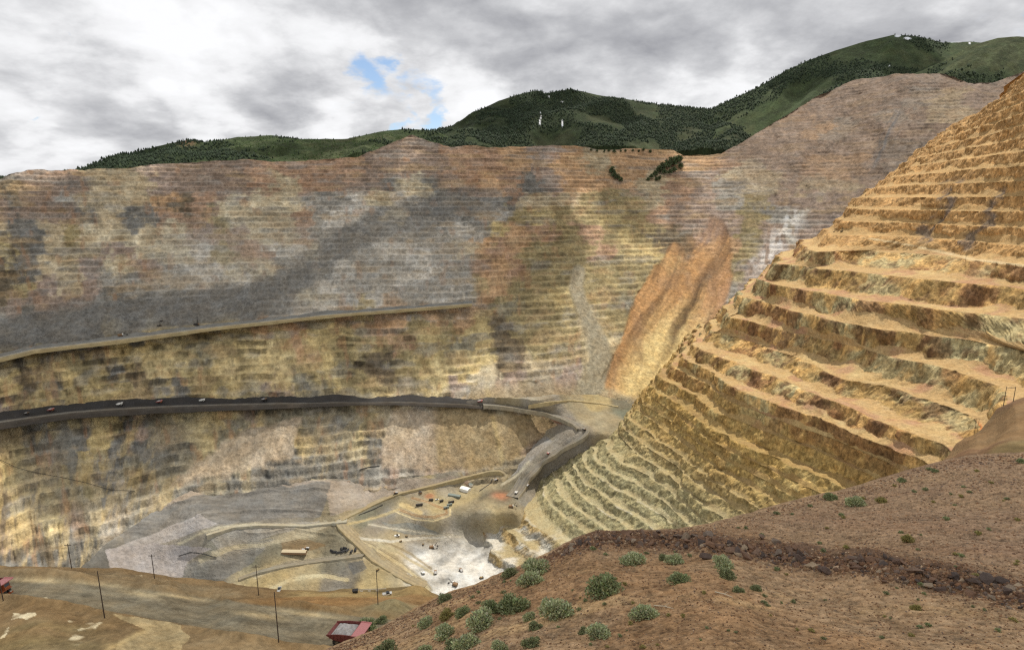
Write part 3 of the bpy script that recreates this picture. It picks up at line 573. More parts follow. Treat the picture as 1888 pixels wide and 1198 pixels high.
    # two dark chutes down the upper benches
    for x0, x1, y0, y1, w in ((1762, 1708, 335, 440, 8), (1845, 1788, 350, 455, 8)):
        c = np.exp(-((px-np.interp(py, [y0, y1], [x0, x1])+5*hue2*8)/w)**2)*smooth(y0-12, y0+8, py)*smooth(y1+15, y1, py); c = np.clip(c, 0, .8)[..., None]
        fc = fc*(1-c)+c*lin((102, 92, 84)); tc = tc*(1-c)+c*lin((112, 102, 94))
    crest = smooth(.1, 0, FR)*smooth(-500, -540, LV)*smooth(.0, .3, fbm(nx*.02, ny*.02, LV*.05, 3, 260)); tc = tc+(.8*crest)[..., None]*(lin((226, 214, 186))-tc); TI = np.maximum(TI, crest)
    orp = np.exp(-(((px-1797)/9)**2+((py-785)/8)**2))[..., None]; tc = tc*(1-.8*orp)+.8*orp*lin((238, 138, 74))
    # the pale ledge road at the top of the wide benches
    yr = np.interp(px, [1545, 1640, 1700, 1780, 1888], [431, 446, 456, 476, 491]); rd = np.exp(-((py-yr)/2.6)**2)*smooth(1560, 1620, px)
    tc = tc*(1-.8*rd[..., None])+.8*rd[..., None]*lin((236, 212, 166)); TI = np.maximum(TI, rd)
    top = V[0].copy(); back = np.stack([top+np.array([60, 140, -12]), top+np.array([400, 500, -120])])
    V = np.concatenate([back[::-1], V]); pad = lambda a: np.concatenate([np.repeat(a[:1], 2, 0), a])
    o = grid_obj('pit_benches', V, rock_mat('bench_rock', .9, .9, .42, .34, True), pad(fc)/K_FACE, {'Talus': pad(tc)/K_SUN, 'Tier': pad(TI)})
    return tag(o, kind='structure')
# ================================================================== PIT FLOOR
FL_CTRL = [(150,1060,-590),(200,1010,-585),(300,1000,-596),(300,945,-575),(375,950,-566),(400,902,-572),(460,968,-592),(520,966,-596),(600,890,-566),(600,960,-603),(620,925,-585),(760,886,-572),(830,880,-574),(850,872,-570),(740,905,-590),(680,925,-596),
           (400,1060,-640),(500,1060,-640),(450,1010,-620),(560,1010,-625),(650,1020,-625),(700,1000,-620),(640,975,-606),(800,920,-598),(850,905,-598),(790,945,-600),(720,945,-604),(835,940,-600),(750,982,-628),(700,965,-612),(800,1000,-646),(850,1050,-652),(830,1085,-652),(920,1040,-652),(780,1060,-650),(720,1060,-646),(650,1070,-645),
           (870,930,-598),(905,882,-590),(950,912,-588),(975,870,-562),(1011,836,-530),(1045,810,-502),(1080,790,-480),(1082,772,-475),(1000,751,-457),(940,742,-452),(880,741,-449),(1140,752,-474),(1100,737,-462),(945,934,-590),(900,862,-584),(940,850,-572),(870,862,-582),(960,822,-552),(1000,800,-524),(1022,785,-500),(930,905,-590),(905,920,-592),(1160,775,-480),(1110,800,-486),(330,1030,-622),(250,1050,-620),(1140,792,-482),(1108,810,-498),(1086,822,-513),(1068,836,-528),(1052,846,-543),(1036,858,-558),(1018,870,-573),(1000,884,-588),(968,935,-604),(905,942,-592),(880,944,-597),(950,944,-594),(905,976,-632),(880,976,-636),(940,976,-628),(980,985,-625),(905,1005,-646),(960,1030,-650),(900,1000,-648),(560,1085,-650),(300,1090,-650)]
FL_POLY = [(120,1075),(190,1008),(285,940),(350,905),(420,889),(600,884),(760,879),(850,868),(905,858),(938,846),(988,802),(1028,785),(1008,768),(960,756),(880,746),(858,742),(862,736),(900,734),(1000,730),(1100,728),(1150,738),(1180,752),(1178,782),(1150,806),(1112,828),(1072,856),(1030,890),(1004,915),(988,940),(1000,980),(1005,1120),(400,1120),(120,1110)]
FL_SEEDS = seeds('''
740: 880 N 940 M 1000 M 1060 M 1110 E 1150 V
770: 1040 N 1090 M 1130 M 1160 J
800: 1000 N 1040 N 1080 N 1110 M
835: 960 N 985 N 1010 N 1060 N
860: 900 M 935 N 960 N 985 V 1030 N
890: 440 N 520 N 600 N 680 N 760 N 830 N 860 M 900 M 930 V 960 V 990 N
910: 340 N 400 N 450 D 520 D 570 D 620 N 680 N 730 V 770 M 800 E 830 E 860 E 900 V 940 V 975 N
930: 290 N 340 N 400 D 460 D 520 D 570 D 610 V 650 M 700 V 745 E 790 E 830 E 862 M 905 M 945 M
960: 880 M 910 E 940 E 975 M
955: 260 N 310 N 365 N 420 N 480 N 540 N 590 M 625 M 670 J 720 G 760 N 790 E 820 E 850 V
980: 220 N 260 N 310 N 370 N 430 G 490 G 540 V 600 V 640 M 690 N 740 M 780 G 830 G 870 V
1005: 200 G 250 N 310 N 370 N 420 N 450 G 500 V 545 V 590 V 630 V 680 M 720 M 760 N 795 N 830 H 870 H 900 H
1030: 200 D 260 N 330 N 380 J 420 D 460 J 500 V 560 M 610 V 660 M 700 M 735 E 770 H 800 H 850 H 900 H 950 H
1060: 250 N 330 N 390 D 440 M 500 E 550 E 610 G 645 D 680 E 730 M 775 H 820 H 870 H 920 H
1085: 300 D 400 D 460 E 540 M 620 G 700 E 760 E 800 H 850 H 900 H
''')
def build_floor():
    f = tps([(c[0], c[1]) for c in FL_CTRL], [c[2] for c in FL_CTRL], 2e-4)
    gx = np.arange(115, 1185, 1.7); gy = np.arange(724, 1122, 1.1); PX, PY = np.meshgrid(gx, gy)
    Z = np.clip(f(PX, PY), -665, -440)
    P = on_level(PX, PY, Z)
    x, y = P[..., 0], P[..., 1]
    rough = smooth(0, 1, np.clip(.5+fbm(x*.006, y*.006, 0*x, 3, 300), 0, 1))
    # low cut banks inside the floor: grey slope left of centre and the white heaps
    bank = lambda line, h, w: h*smooth(-w, w, np.interp(PX, *np.array(line, float).T)-PY)
    Z2 = Z+5.0*fbm(x*.02, y*.02, 0*x, 4, 310)*(.4+rough)+1.6*fbm(x*.09, y*.09, 0*x, 4, 320)
    white = smooth(740, 790, PX)*smooth(960, 985, PY)
    Z2 += white*(9*fbm(x*.03, y*.03, 0*x, 4, 325))*smooth(860, 900, PX)
    lines = [[(340, 925), (400, 915), (500, 905), (595, 903)], [(380, 950), (480, 940), (600, 945)], [(470, 985), (530, 975), (600, 985)]]
    for i, l in enumerate(lines):
        m = (PX > l[0][0]-20) & (PX < l[-1][0]+20); Z2 += np.where(m, 3.0*np.exp(-((PY-np.interp(PX, *np.array(l, float).T))/2.2)**2), 0)
    P = np.stack([x, y, Z2], -1)
    S = FL_SEEDS; sp = np.array([(s[0], s[1]) for s in S]); sw = on_level(sp[:, 0], sp[:, 1], f(sp[:, 0], sp[:, 1]))
    coords = np.stack([sw[:, 0], sw[:, 1]*.6], -1); cols = np.array([lin(PAL[s[2]]) for s in S])
    wx = 26*fbm(x*.012, y*.012, 0*x, 5, 330); wy = 26*fbm(x*.012, y*.012, 0*x, 5, 340)
    col = blend_seeds(S, coords, np.stack([x+wx, y*.6+wy], -1).reshape(-1, 2), 300.0, cols).reshape(*x.shape, 3)
    w4, w5 = fbm(x*.018, y*.018, 0*x, 5, 352, .6), fbm(x*.018+7, y*.018, 0*x, 5, 353, .6); WX, WY = PX+16*w4, PY+8*w5
    n5 = fbm(x*.06, y*.06, 0*x, 4, 354); hl = fbm(PX*.02+.2*w4, PY*.32, 0*x, 4, 355); vl = fbm((PX-.35*PY)*.16, PY*.02, 0*x, 4, 356)
    zones = [([(186, 957), (300, 903), (420, 889), (600, 885), (860, 879), (730, 912), (612, 952), (598, 905), (515, 894), (380, 912), (216, 964)], (168, 154, 138), .75, .10, 0, .8),
             ([(216, 964), (290, 937), (380, 910), (515, 894), (604, 890), (596, 950), (485, 957), (405, 966), (370, 950), (290, 982), (226, 1004)], (126, 122, 115), .9, .38, 0, 1),
             ([(380, 990), (480, 968), (595, 958), (600, 966), (520, 985), (400, 1014)], (156, 150, 138), .8, 0, .35, 1),
             ([(385, 1017), (515, 987), (604, 957), (612, 968), (530, 998), (440, 1012), (390, 1030)], (166, 156, 132), .8, .1, 0, .5),
             ([(340, 1037), (425, 1018), (445, 1000), (508, 995), (468, 1037), (415, 1070), (330, 1066)], (124, 120, 112), .8, .35, 0, 1),
             ([(368, 948), (402, 966), (315, 994), (205, 1014), (250, 992)], (172, 165, 158), .9, .05, .2, .4), ([(194, 1014), (280, 996), (388, 1012), (345, 1034), (330, 1080), (205, 1060)], (168, 160, 154), .9, .05, .22, .4),
             ([(640, 1040), (668, 1034), (678, 1050), (655, 1062)], (96, 96, 94), .7, .1, 0, 1), ([(515, 1000), (560, 996), (600, 1004), (570, 1016), (520, 1022)], (126, 104, 74), .7, .2, 0, 1), ([(700, 960), (770, 966), (820, 985), (745, 985)], (132, 132, 124), .8, .2, 0, 1)]
    for poly, cc, k, hk, vk, wob_ in zones:
        ins = inside(poly, PX+16*w4*wob_, PY+8*w5*wob_)*k; ins = ins[..., None]; col = col*(1-ins)+ins*lin(cc)*(1+hk*hl+vk*vl+.12*n5)[..., None]
    gpatch = inside([(975, 815), (1008, 805), (1020, 812), (985, 845), (935, 880), (930, 862)], PX, PY); col = np.where(gpatch[..., None], lin((158, 152, 142)), col)
    red = np.exp(-(((PX-922)/14)**2+((PY-914)/7)**2))+np.exp(-(((PX-1030)/16)**2+((PY-776)/5)**2))+np.exp(-(((PX-792)/8)**2+((PY-914)/4)**2))*1.2; red = np.clip(red, 0, .75)[..., None]
    col = col*(1-red)+red*lin((186, 126, 92))
    st_ = fbm((x*.7+y*.3)*.02, (y*.7-x*.3)*.09, 0*x, 5, 350); col *= (1+.2*st_+.2*fbm(x*.05, y*.05, 0*x, 4, 351))[..., None]
    wk = smooth(.5, .75, col[..., 2]/lin((216, 212, 202))[2]); sw_ = fbm((PX*.5+PY)*.05, (PX-PY)*.016, 0*x, 5, 357, .6); col *= (1-wk*(.32*smooth(-.1, .35, sw_)+.2*smooth(0, .4, n5)))[..., None]
    # dozer and haul tracks worn through the white bench and the loops left of it
    for line, w, c in FL_TRACKS:
        d = dist_to_line(line, PX, PY*1.0); k = (smooth(w, w*.55, d))[..., None]; col = col*(1-.75*k)+.75*k*lin(c); rt = (smooth(w*2.6, w*.8, d)*smooth(.25, .8, np.cos(d*2.1+3*w4))*.42)[..., None]; col = col*(1-rt)+rt*lin((196, 182, 150))
    cells = inside(FL_POLY, (PX[:-1, :-1]+PX[1:, 1:])/2, (PY[:-1, :-1]+PY[1:, 1:])/2)
    o = grid_obj('pit_floor', P, rock_mat('floor_rock', 2.2, .8, .5, .1), col/K_FLOOR, mask=cells)
    return tag(o, kind='structure')
TRK = (178, 164, 128); TRD = (140, 124, 94)
FL_TRACKS = [([(640, 985), (690, 1010), (740, 1040), (790, 1085)], 9, TRD), ([(640, 985), (690, 1010), (740, 1040), (790, 1085)], 3, (196, 178, 136)), ([(692, 1012), (702, 1004), (722, 1010), (760, 1032), (800, 1060)], 3, TRK), ([(715, 1000), (760, 1020), (795, 1050)], 2.5, TRD),
             ([(470, 1062), (520, 1040), (590, 1030), (680, 1022)], 5, (128, 120, 104)), ([(470, 1066), (520, 1045), (590, 1035), (680, 1027)], 1.4, (206, 194, 160)), ([(500, 1085), (540, 1068), (600, 1060), (640, 1070)], 5, (198, 184, 146)),
             ([(735, 938), (760, 950), (800, 953), (824, 946), (822, 938), (790, 925), (760, 918)], 3, (158, 120, 80)), ([(725, 940), (760, 957), (800, 960), (830, 950), (830, 938)], 1.6, (226, 204, 154)), ([(740, 930), (775, 945)], 6, (214, 190, 136)),
             ([(600, 965), (560, 970), (470, 966), (400, 975), (330, 1000)], 3, (190, 180, 152)), ([(580, 985), (500, 1000), (430, 1012), (370, 1035)], 5, (170, 160, 134)),
             ([(680, 965), (740, 975), (800, 985), (850, 990)], 2, (196, 188, 168)), ([(660, 990), (720, 998), (760, 993), (830, 990)], 3, (206, 200, 184)), ([(640, 965), (700, 950), (735, 938)], 3, (186, 166, 118)),
             ([(300, 905), (360, 893), (420, 886), (600, 884)], 2, (186, 170, 130)), ([(905, 880), (935, 865), (960, 845)], 1.2, (206, 196, 172)), ([(925, 893), (950, 875), (975, 852)], 2.5, (196, 186, 160))]
# ================================================================== ROADS DRAPED ON THE GROUND
def drape(px, py, miss=None):
    """first solid ground along the sight line through a photo position"""
    d = direction(px, py); dg = bpy.context.evaluated_depsgraph_get()
    o = Vector((0, 0, 0))
    for _ in range(80):
        hit, loc, nor, idx, ob, mw = scene.ray_cast(dg, o, d)
        if not hit: return miss
        if ob.get('kind') == 'structure': return loc.copy()
        o = loc+d*.02
    return miss
ROAD_SHAPE = [(-1, .3, 1.6), (-.93, 2.0, 1), (-.86, .5, 0), (-.55, .4, 2), (-.3, .4, 0), (0, .5, 2), (.3, .4, 0), (.6, .4, 2), (.86, .5, 0), (.93, 2.2, 1), (1, .3, 1.6)]
def road(name, line, width, cols, n=160, berm=1.0):
    L = resample(line, n); pts = []
    for p in L:
        h = drape(*p)
        if h and h.length > 400: pts.append(h)
    P = resample(np.array(pts), n)
    for _ in range(8): P[1:-1] = .25*P[:-2]+.5*P[1:-1]+.25*P[2:]
    P2 = P.copy(); 
    T = np.gradient(P, axis=0); T[:, 2] = 0; T /= np.linalg.norm(T, axis=1, keepdims=True)+1e-9
    Nn = np.stack([T[:, 1], -T[:, 0], 0*T[:, 0]], -1)
    G = np.array([[p+nn*k*width/2+np.array([0, 0, hh*(berm*.5 if abs(k) > .9 else 1)+.5]) for k, hh, _ in ROAD_SHAPE] for p, nn in zip(P, Nn)])
    s = np.arange(n)[:, None]*.35; k = np.arange(len(ROAD_SHAPE))[None]
    c = np.array([[lin(cols[0]) if q[2] == 0 else lin(cols[1]) if q[2] in (1, 1.6) else lin(cols[2]) for q in ROAD_SHAPE]]*n)
    c = c*(1+.22*fbm(s+0*k, k*1.3+0*s, 0*s+0*k, 3, 400))[..., None]
    skirt = G.copy(); G2 = np.concatenate([G[:, :1]-np.array([0, 0, 9.]), G, G[:, -1:]-np.array([0, 0, 9.])], 1); c2 = np.concatenate([c[:, :1], c, c[:, -1:]], 1)
    o = grid_obj(name, G2, M_ROAD, c2/K_FLOOR); tag(o, kind='structure'); return P
def wall_road(name, line, width, cols, bank, cut, taper=((0, 1), (1, 1))):
    """a ledge road cut into the pit wall: cut face above, running surface, berm and fill bank below"""
    L = resample(line, 420); a, z = fw_at(L[:, 0], L[:, 1]); Y = fw_Y(a, z)
    nz = 5*fbm(np.arange(420)*.09, 0*a, 0*a, 4, 420); nb = fbm(np.arange(420)*.05, 0*a+3, 0*a, 4, 430)
    prof = [(14, 16*cut, 2), (-12, 9*cut, 2), (-16, 2, 2), (-20, .5, 0), (-20-width*.3, .3, 3), (-20-width*.6, .3, 0), (-20-width*.85, .5, 3), (-20-width*.9, 3, 1), (-20-width, 3, 1), (-20-width-6, -bank*.25, 4), (-20-width-14, -bank*.7, 4), (-20-width-18, -bank, 4), (30, -bank*2.2, 4)]
    G, c = [], []
    for dy, dz, q in prof:
        dy = dy if dy > -20 else -20+(dy+20)*np.interp(L[:, 0], taper[0], taper[1])
        y = Y+dy+(nz*.4 if q in (4, 2) else 0); zz = z+dz*((1+.7*nb) if q in (2, 4) else 1)
        G.append(np.stack([a*y, y, zz], -1)); c.append(lin(cols[q])*(1+.3*fbm(np.arange(420)*.2, 0*a+dz*3, 0*a, 3, 440))[:, None])
    return tag(grid_obj(name, np.array(G).transpose(1, 0, 2), M_ROAD, np.array(c).transpose(1, 0, 2)/K_FAR), kind='structure')
# ================================================================== MOUNTAINS BEHIND THE RIM
def hills(name, ridge, Yr, Yf, zf, seed, style, spur=1.0, n=520, m=150):
    rl = resample(ridge, n); Yv = np.interp(rl[:, 0], *np.array(Yr, float).T); P0 = at_dist(rl[:, 0], rl[:, 1], Yv)
    t = np.linspace(0, 1, m)[:, None]
    Yfv = np.interp(rl[:, 0], *np.array(Yf, float).T); zfv = np.interp(rl[:, 0], *np.array(zf, float).T)
    a = P0[:, 0]/P0[:, 1]
    Y = P0[None, :, 1]*(1-t)+Yfv[None]*t; Z = P0[None, :, 2]*(1-t)+zfv[None]*t
    A = a[None]+0*t; X = A*Y
    env = smooth(0, .16, t)
    rid = 1-np.abs(fbm(A*9+t*.5, t*1.3+0*A, 0*A, 3, seed))*2.2
    Z = Z+env*spur*(70*rid+60*fbm(A*16, t*3, 0*A, 4, seed+3)-30)+10*fbm(A*70, t*12, 0*A, 4, seed+5)*(.25+.75*env)
    V = np.stack([X, Y, Z], -1)
    px, py = pxcoords(V)
    f1 = fbm(A*14, t*4, 0*A, 5, seed+9); f2 = fbm(A*60, t*18, 0*A, 4, seed+11); f3 = fbm(A*200, t*70, 0*A, 3, seed+13)
    forest = np.clip(smooth(-.05, .12, f1+.35*f2+style(px, py, t+0*A)), 0, 1)
    col = lin((66, 78, 48))*(1+.6*f2)[..., None]; br = smooth(.1, .4, -f1+.3*f2)*.35; col = col*(1-br[..., None])+br[..., None]*lin((92, 90, 64))
    gr = lin((50, 62, 38)); col = col*(1-.75*forest[..., None])+.75*forest[..., None]*gr
    col *= (1+.3*f3)[..., None]
    if style is st_peak: col = col*.74
    sn = np.zeros_like(A)
    for sx, sy, rx, ry in SNOW: sn = np.maximum(sn, smooth(1.2, .7, ((px-sx)/rx)**2+((py-sy)/ry)**2+.7*f3+.5*f2))
    col = col*(1-sn[..., None])+sn[..., None]*lin((238, 240, 244))*1.0
    if style is st_left:
        b = np.exp(-(((px-345)/13)**2+((py-262)/7)**2))[..., None]*.9; col = col*(1-b)+b*lin((166, 134, 104))
    bk = P0+np.stack([0*a, 400+0*a, -160+0*a], -1); bk2 = P0+np.stack([0*a, 1500+0*a, -900+0*a], -1)
    V = np.concatenate([bk2[None], bk[None], V, (V[-1]+np.array([0, -40, -450]))[None]]); col = np.concatenate([np.repeat(col[:1], 2, 0), col, col[-1:]])
    o = tag(grid_obj(name, V, rock_mat('turf_'+name, 4, .8, .9, 0.0, rough=1.0), col/K_HILL, smoothed=True), kind='structure')
    return o, V[2:-1], forest, sn
SNOW = [(1655, 66, 7, 3), (1673, 71, 6, 2.6), (1758, 77, 15, 1.3), (1788, 80, 2, 1.6), (1008, 171, 6, 2.2), (1030, 166, 14, .8), (980, 166, 12, .7), (997, 215, 1.1, 9), (995, 226, 1.6, 6), (1037, 228, 1.3, 9), (1037, 188, 2.6, 1.6), (1012, 178, 1.5, 3), (1180, 186, 10, .8), (1215, 192, 5, .8), (1640, 122, 1, 2)]
def st_left(px, py, t): return .35*smooth(330, 200, px)+.25*smooth(268, 285, py)*smooth(520, 380, px)-.25*smooth(420, 470, px)*smooth(285, 262, py)+.3*smooth(770, 800, px)
def st_peak(px, py, t): return -.06+.75*np.exp(-(((px-975-.15*(py-200))/30)**2+((py-205)/30)**2))+.75*np.exp(-(((py-198-(px-1100)*.34)/17)**2))*smooth(1060, 1090, px)*smooth(1250, 1150, px)+.3*smooth(.75, 1, t)+.6*smooth(1200, 1240, px)
def st_main(px, py, t):
    g = np.exp(-((py-(288-(px-1300)*.62))/24)**2)                # grassy spur, its sunlit green put into the colour by thinner forest
    return .33-1.1*g*smooth(1260, 1320, px)*smooth(1560, 1480, px)+.3*smooth(1300, 1250, px)-.35*smooth(1500, 1560, px)*smooth(140, 110, py)-.1*smooth(105, 80, py)
def st_right(px, py, t): return .12+.5*smooth(.45, .8, t)-.5*smooth(110, 80, py)
def forest_obj(name, mat, V, forest, density, hmin, hmax, seed, label_kind='stuff'):
    """thousands of small trees nobody could count, as one sheet of wood"""
    r = np.random.default_rng(seed); n, m = V.shape[:2]
    ii = r.integers(0, n, density); jj = r.integers(1, m-1, density)
    keep = r.random(density) < forest[ii, jj]**2; ii, jj = ii[keep], jj[keep]
    base = V[ii, jj]+np.stack([r.normal(0, 6, len(ii)), r.normal(0, 6, len(ii)), 0*ii-1.0], -1)
    h = r.uniform(hmin, hmax, len(ii)); w = h*r.uniform(.22, .42, len(ii)); k = 5
    ang = np.linspace(0, 2*np.pi, k, endpoint=False)[None]+r.random((len(ii), 1))*6
    ring = lambda fr, zz: np.stack([base[:, None, 0]+np.cos(ang)*w[:, None]*fr*r.uniform(.75, 1.25, ang.shape), base[:, None, 1]+np.sin(ang)*w[:, None]*fr, base[:, None, 2]+h[:, None]*zz+0*ang], -1)
    a = ring(.7, 0.0); b = ring(1.0, .28); c = ring(.55, .66); tip = base+np.stack([0*h, 0*h, h], -1)
    V4 = np.concatenate([a, b, c, tip[:, None]], 1).reshape(-1, 3); per = 3*k+1; o = (np.arange(len(ii))*per)[:, None]
    i = np.arange(k)[None]; j = (i+1) % k
    q = np.concatenate([np.stack([o+i, o+j, o+j+k, o+i+k], -1).reshape(-1, 4), np.stack([o+i+k, o+j+k, o+j+2*k, o+i+2*k], -1).reshape(-1, 4)])
    tr = np.stack([o+i+2*k, o+j+2*k, o+3*k+0*i], -1).reshape(-1, 3)
    me = bpy.data.meshes.new(name); me.vertices.add(len(V4)); me.vertices.foreach_set('co', V4.astype(np.float32).ravel())
    li = np.concatenate([q.ravel(), tr.ravel()]).astype(np.int32); me.loops.add(len(li)); me.loops.foreach_set('vertex_index', li)
    ls = np.concatenate([np.arange(len(q))*4, len(q)*4+np.arange(len(tr))*3]).astype(np.int32); me.polygons.add(len(ls)); me.polygons.foreach_set('loop_start', ls); me.update(calc_edges=True)
    shade = np.repeat(r.uniform(.55, 1.45, (len(ii), 1))*np.array([[1, 1, 1]]), per, 0); at = me.attributes.new('Col', 'FLOAT_COLOR', 'POINT'); fc = np.ones((len(V4), 4), np.float32); fc[:, :3] = shade; at.data.foreach_set('color', fc.ravel())
    me.materials.append(mat); ob = bpy.data.objects.new(name, me); C.objects.link(ob); return tag(ob, kind='stuff')
def leaf_mat(name, rgb, k=1.0, var=.5):
    m = bpy.data.materials.new(name); m.use_nodes = True; t = NT(m.node_tree)
    a = t.new('ShaderNodeAttribute', attribute_name='Col').outputs['Color']; co = t.new('ShaderNodeTexCoord').outputs['Object']
    n = t.noise(co, 2.3, 3, .6); v = t.math('ADD', t.math('MULTIPLY', t.math('SUBTRACT', n, .5), var), 1.0)
    bs = t.new('ShaderNodeBsdfPrincipled'); t.l.new(t.vmath('MULTIPLY', t.vmath('MULTIPLY', a, tuple(lin(rgb)/k)), v), bs.inputs['Base Color']); bs.inputs['Roughness'].default_value = .8; bs.inputs['Specular IOR Level'].default_value = .2
    o = t.new('ShaderNodeOutputMaterial'); t.l.new(bs.outputs[0], o.inputs[0]); return m
# ================================================================== NEAR TERRACE WITH THE HAUL ROAD (lower left)
TR_LIP = [(-260, 1052), (-60, 1047), (0, 1047), (60, 1046), (130, 1045), (160, 1043), (220, 1045), (285, 1056), (330, 1066), (380, 1070), (430, 1076), (520, 1085), (600, 1087), (690, 1083), (735, 1081), (775, 1086), (815, 1097), (900, 1105), (1000, 1110)]
TR_CTRL = [(-200,1198,-99),(0,1198,-100),(300,1198,-101),(600,1198,-106),(800,1198,-110),(-200,1105,-108),(0,1105,-108),(150,1125,-106.5),(300,1145,-108),(500,1180,-108.5),(600,1195,-109),(-200,1062,-111),(0,1062,-111),(150,1068,-111.5),(300,1090,-113),(450,1110,-114),(620,1132,-114),(800,1150,-115),(0,1047,-112),(160,1044,-119),(300,1062,-125),(400,1076,-128),(520,1089,-124),(700,1087,-126),(815,1097,-128),(600,1095,-123.5),(750,1099,-125),(600,1116,-117),(450,1097,-118),(750,1118,-118),(900,1115,-126),(60,1140,-102),(200,1160,-102),(100,1320,-92),(600,1320,-98),(-200,1320,-92)]
ROAD_FAR = [(-260, 1064), (0, 1064), (100, 1068), (200, 1077), (300, 1092), (450, 1111), (620, 1131), (830, 1153)]
ROAD_NEAR = [(-260, 1104), (0, 1103), (60, 1106), (120, 1113), (200, 1128), (330, 1150), (500, 1181), (600, 1197), (830, 1232)]
def build_terrace():
    f = tps([(c[0], c[1]) for c in TR_CTRL], [c[2] for c in TR_CTRL], 1e-4)
    gx = np.arange(-250, 1000, 1.8); m = 190; t = np.linspace(0, 1, m)[:, None]
    lip = np.interp(gx, *np.array(TR_LIP, float).T)+1.6*fbm(gx*.03, 0*gx, 0*gx, 4, 500)
    PY = lip[None]*(1-t**1.1)+1330*t**1.1; PX = gx[None]+0*t
    Z = f(PX, PY); P = on_level(PX, PY, Z); x, y = P[..., 0], P[..., 1]
    yf = np.interp(PX, *np.array(ROAD_FAR).T); yn = np.interp(PX, *np.array(ROAD_NEAR).T)
    on = smooth(-1, 3, PY-yf)*smooth(-1, 3, yn-PY)
    b_far = np.exp(-((PY-yf+4)/4)**2); b_near = np.exp(-((PY-yn-4)/4)**2)
    n1 = fbm(x*.05, y*.05, 0*x, 4, 510); n2 = fbm(x*.3, y*.3, 0*x, 4, 520)
    Z = Z+(1.3*n1+.35*n2)*(1-on)+b_far*1.3*(1+n1)+b_near*(1.0+n1)*(1-smooth(330, 380, PX)*smooth(640, 500, PX)*0)+.08*n2*on
    # scattered heaps along the shoulder
    for hx, hy, r, h in ((285, 1073, 10, 1.6), (315, 1079, 12, 1.8), (340, 1082, 8, 1.2), (725, 1124, 26, 3.2), (690, 1128, 16, 2.0), (765, 1092, 26, 3.0), (420, 1108, 10, 1.0)):
        Z += h*np.exp(-(((PX-hx)/r)**2+((PY-hy)/(r*.4))**2))*(1+.3*n1)
    V = np.stack([x, y, Z], -1)
    col = lin((122, 104, 76))*np.ones((*x.shape, 3))
    rust = smooth(-.05, .3, fbm(x*.03, y*.03, 0*x, 4, 530)+.7*smooth(lip+26, lip, PY)+.35*smooth(60, 0, PX)*smooth(1110, 1130, PY)); col = col*(1-.75*rust[..., None])+.75*rust[..., None]*lin((114, 92, 62))
    olive = smooth(.1, .4, fbm(x*.02, y*.05, 0*x, 4, 540)); col = col*(1-.6*olive[..., None])+.6*olive[..., None]*lin((116, 104, 70))
    flat2 = smooth(3, 0, np.abs(PY-1095)-5)*smooth(500, 560, PX)*smooth(820, 780, PX); col = col*(1-.6*flat2[..., None])+.6*flat2[..., None]*lin((150, 128, 84))
    cliff = smooth(1099, 1102, PY)*smooth(1120, 1114, PY)*smooth(420, 520, PX); col = col*(1-.7*cliff[..., None])+.7*cliff[..., None]*lin((124, 94, 58))
    grey = np.exp(-(((PX-720)/48)**2+((PY-1126)/11)**2)); grey = np.clip(grey*1.3, 0, .9)[..., None]; col = col*(1-grey)+grey*lin((112, 102, 74))
    along = (PY-yf)/(yn-yf)
    rc = lin((108, 99, 80))*(1+.42*fbm(PX*.006, along*6, 0*x, 4, 550)+.22*fbm(PX*.02, along*22, 0*x, 4, 551))[..., None]
    pale = np.maximum.reduce([np.exp(-((PX-a)/w)**2)*np.exp(-((along-b)/v)**2) for a, w, b, v in ((70, 60, .08, .1), (260, 34, .16, .12), (480, 46, .3, .09), (330, 60, .07, .05), (560, 60, .1, .06), (180, 60, .04, .05))])[..., None]
    rc = rc*(1-.8*pale)+.8*pale*lin((166, 148, 112)); dk = (smooth(.75, .95, along)*.35)[..., None]; rc = rc*(1-dk)+dk*lin((92, 80, 58))
    col = col*(1-on[..., None])+on[..., None]*rc
    jn = .75*inside([(205, 1134), (330, 1152), (345, 1170), (330, 1200), (350, 1290), (180, 1290), (215, 1180), (268, 1160)], PX+14*n1+9*n2, PY+5*n1)
    tr = fbm((PX-.4*(PY-1130))*.12, PY*.01, 0*x, 4, 560); k = (smooth(0, 1, jn*1.0)*.85)[..., None]; col = col*(1-k)+k*(lin((164, 146, 108))*(1+.3*tr)[..., None])
    t2 = np.exp(-((PY-(1198-(PX-190)*.48))/5)**2)*smooth(180, 200, PX)*smooth(290, 260, PX); col = col*(1-.6*t2[..., None])+.6*t2[..., None]*lin((172, 148, 102))
    for poly in ([(20, 1144), (28, 1133), (70, 1131), (74, 1138), (58, 1140), (52, 1145), (40, 1141)], [(110, 1187), (125, 1178), (150, 1158), (160, 1148), (190, 1147), (178, 1160), (165, 1172), (140, 1190), (118, 1193)], [(126, 1146), (140, 1142), (150, 1144), (130, 1149)], [(70, 1104), (92, 1102), (88, 1108), (76, 1107)], [(240, 1056), (265, 1058), (262, 1061), (250, 1060)], [(2, 1182), (12, 1160), (18, 1158), (14, 1180)]):
        k = inside(poly, PX+7*n2+6*n1+3*fbm(x*1.1, y*1.1, 0*x, 3, 575), PY+3*n2+1.5*n1)*(.85*smooth(-.12, .28, n2+.6*n1)); k = k[..., None]; col = col*(1-k)+k*lin((198, 184, 150))
    col *= (1+.40*n2+.3*n1+.3*fbm(x*1.2, y*1.2, 0*x, 3, 570))[..., None]
    e = V[0]; sk = [e+np.array([0, 6, -7.]), e+np.array([0, 22, -34.]), e+np.array([0, 80, -150.])]; sk = [s+np.stack([0*gx, 3*fbm(gx*.05, 0*gx+i, 0*gx, 3, 580), 0*gx], -1) for i, s in enumerate(sk)]
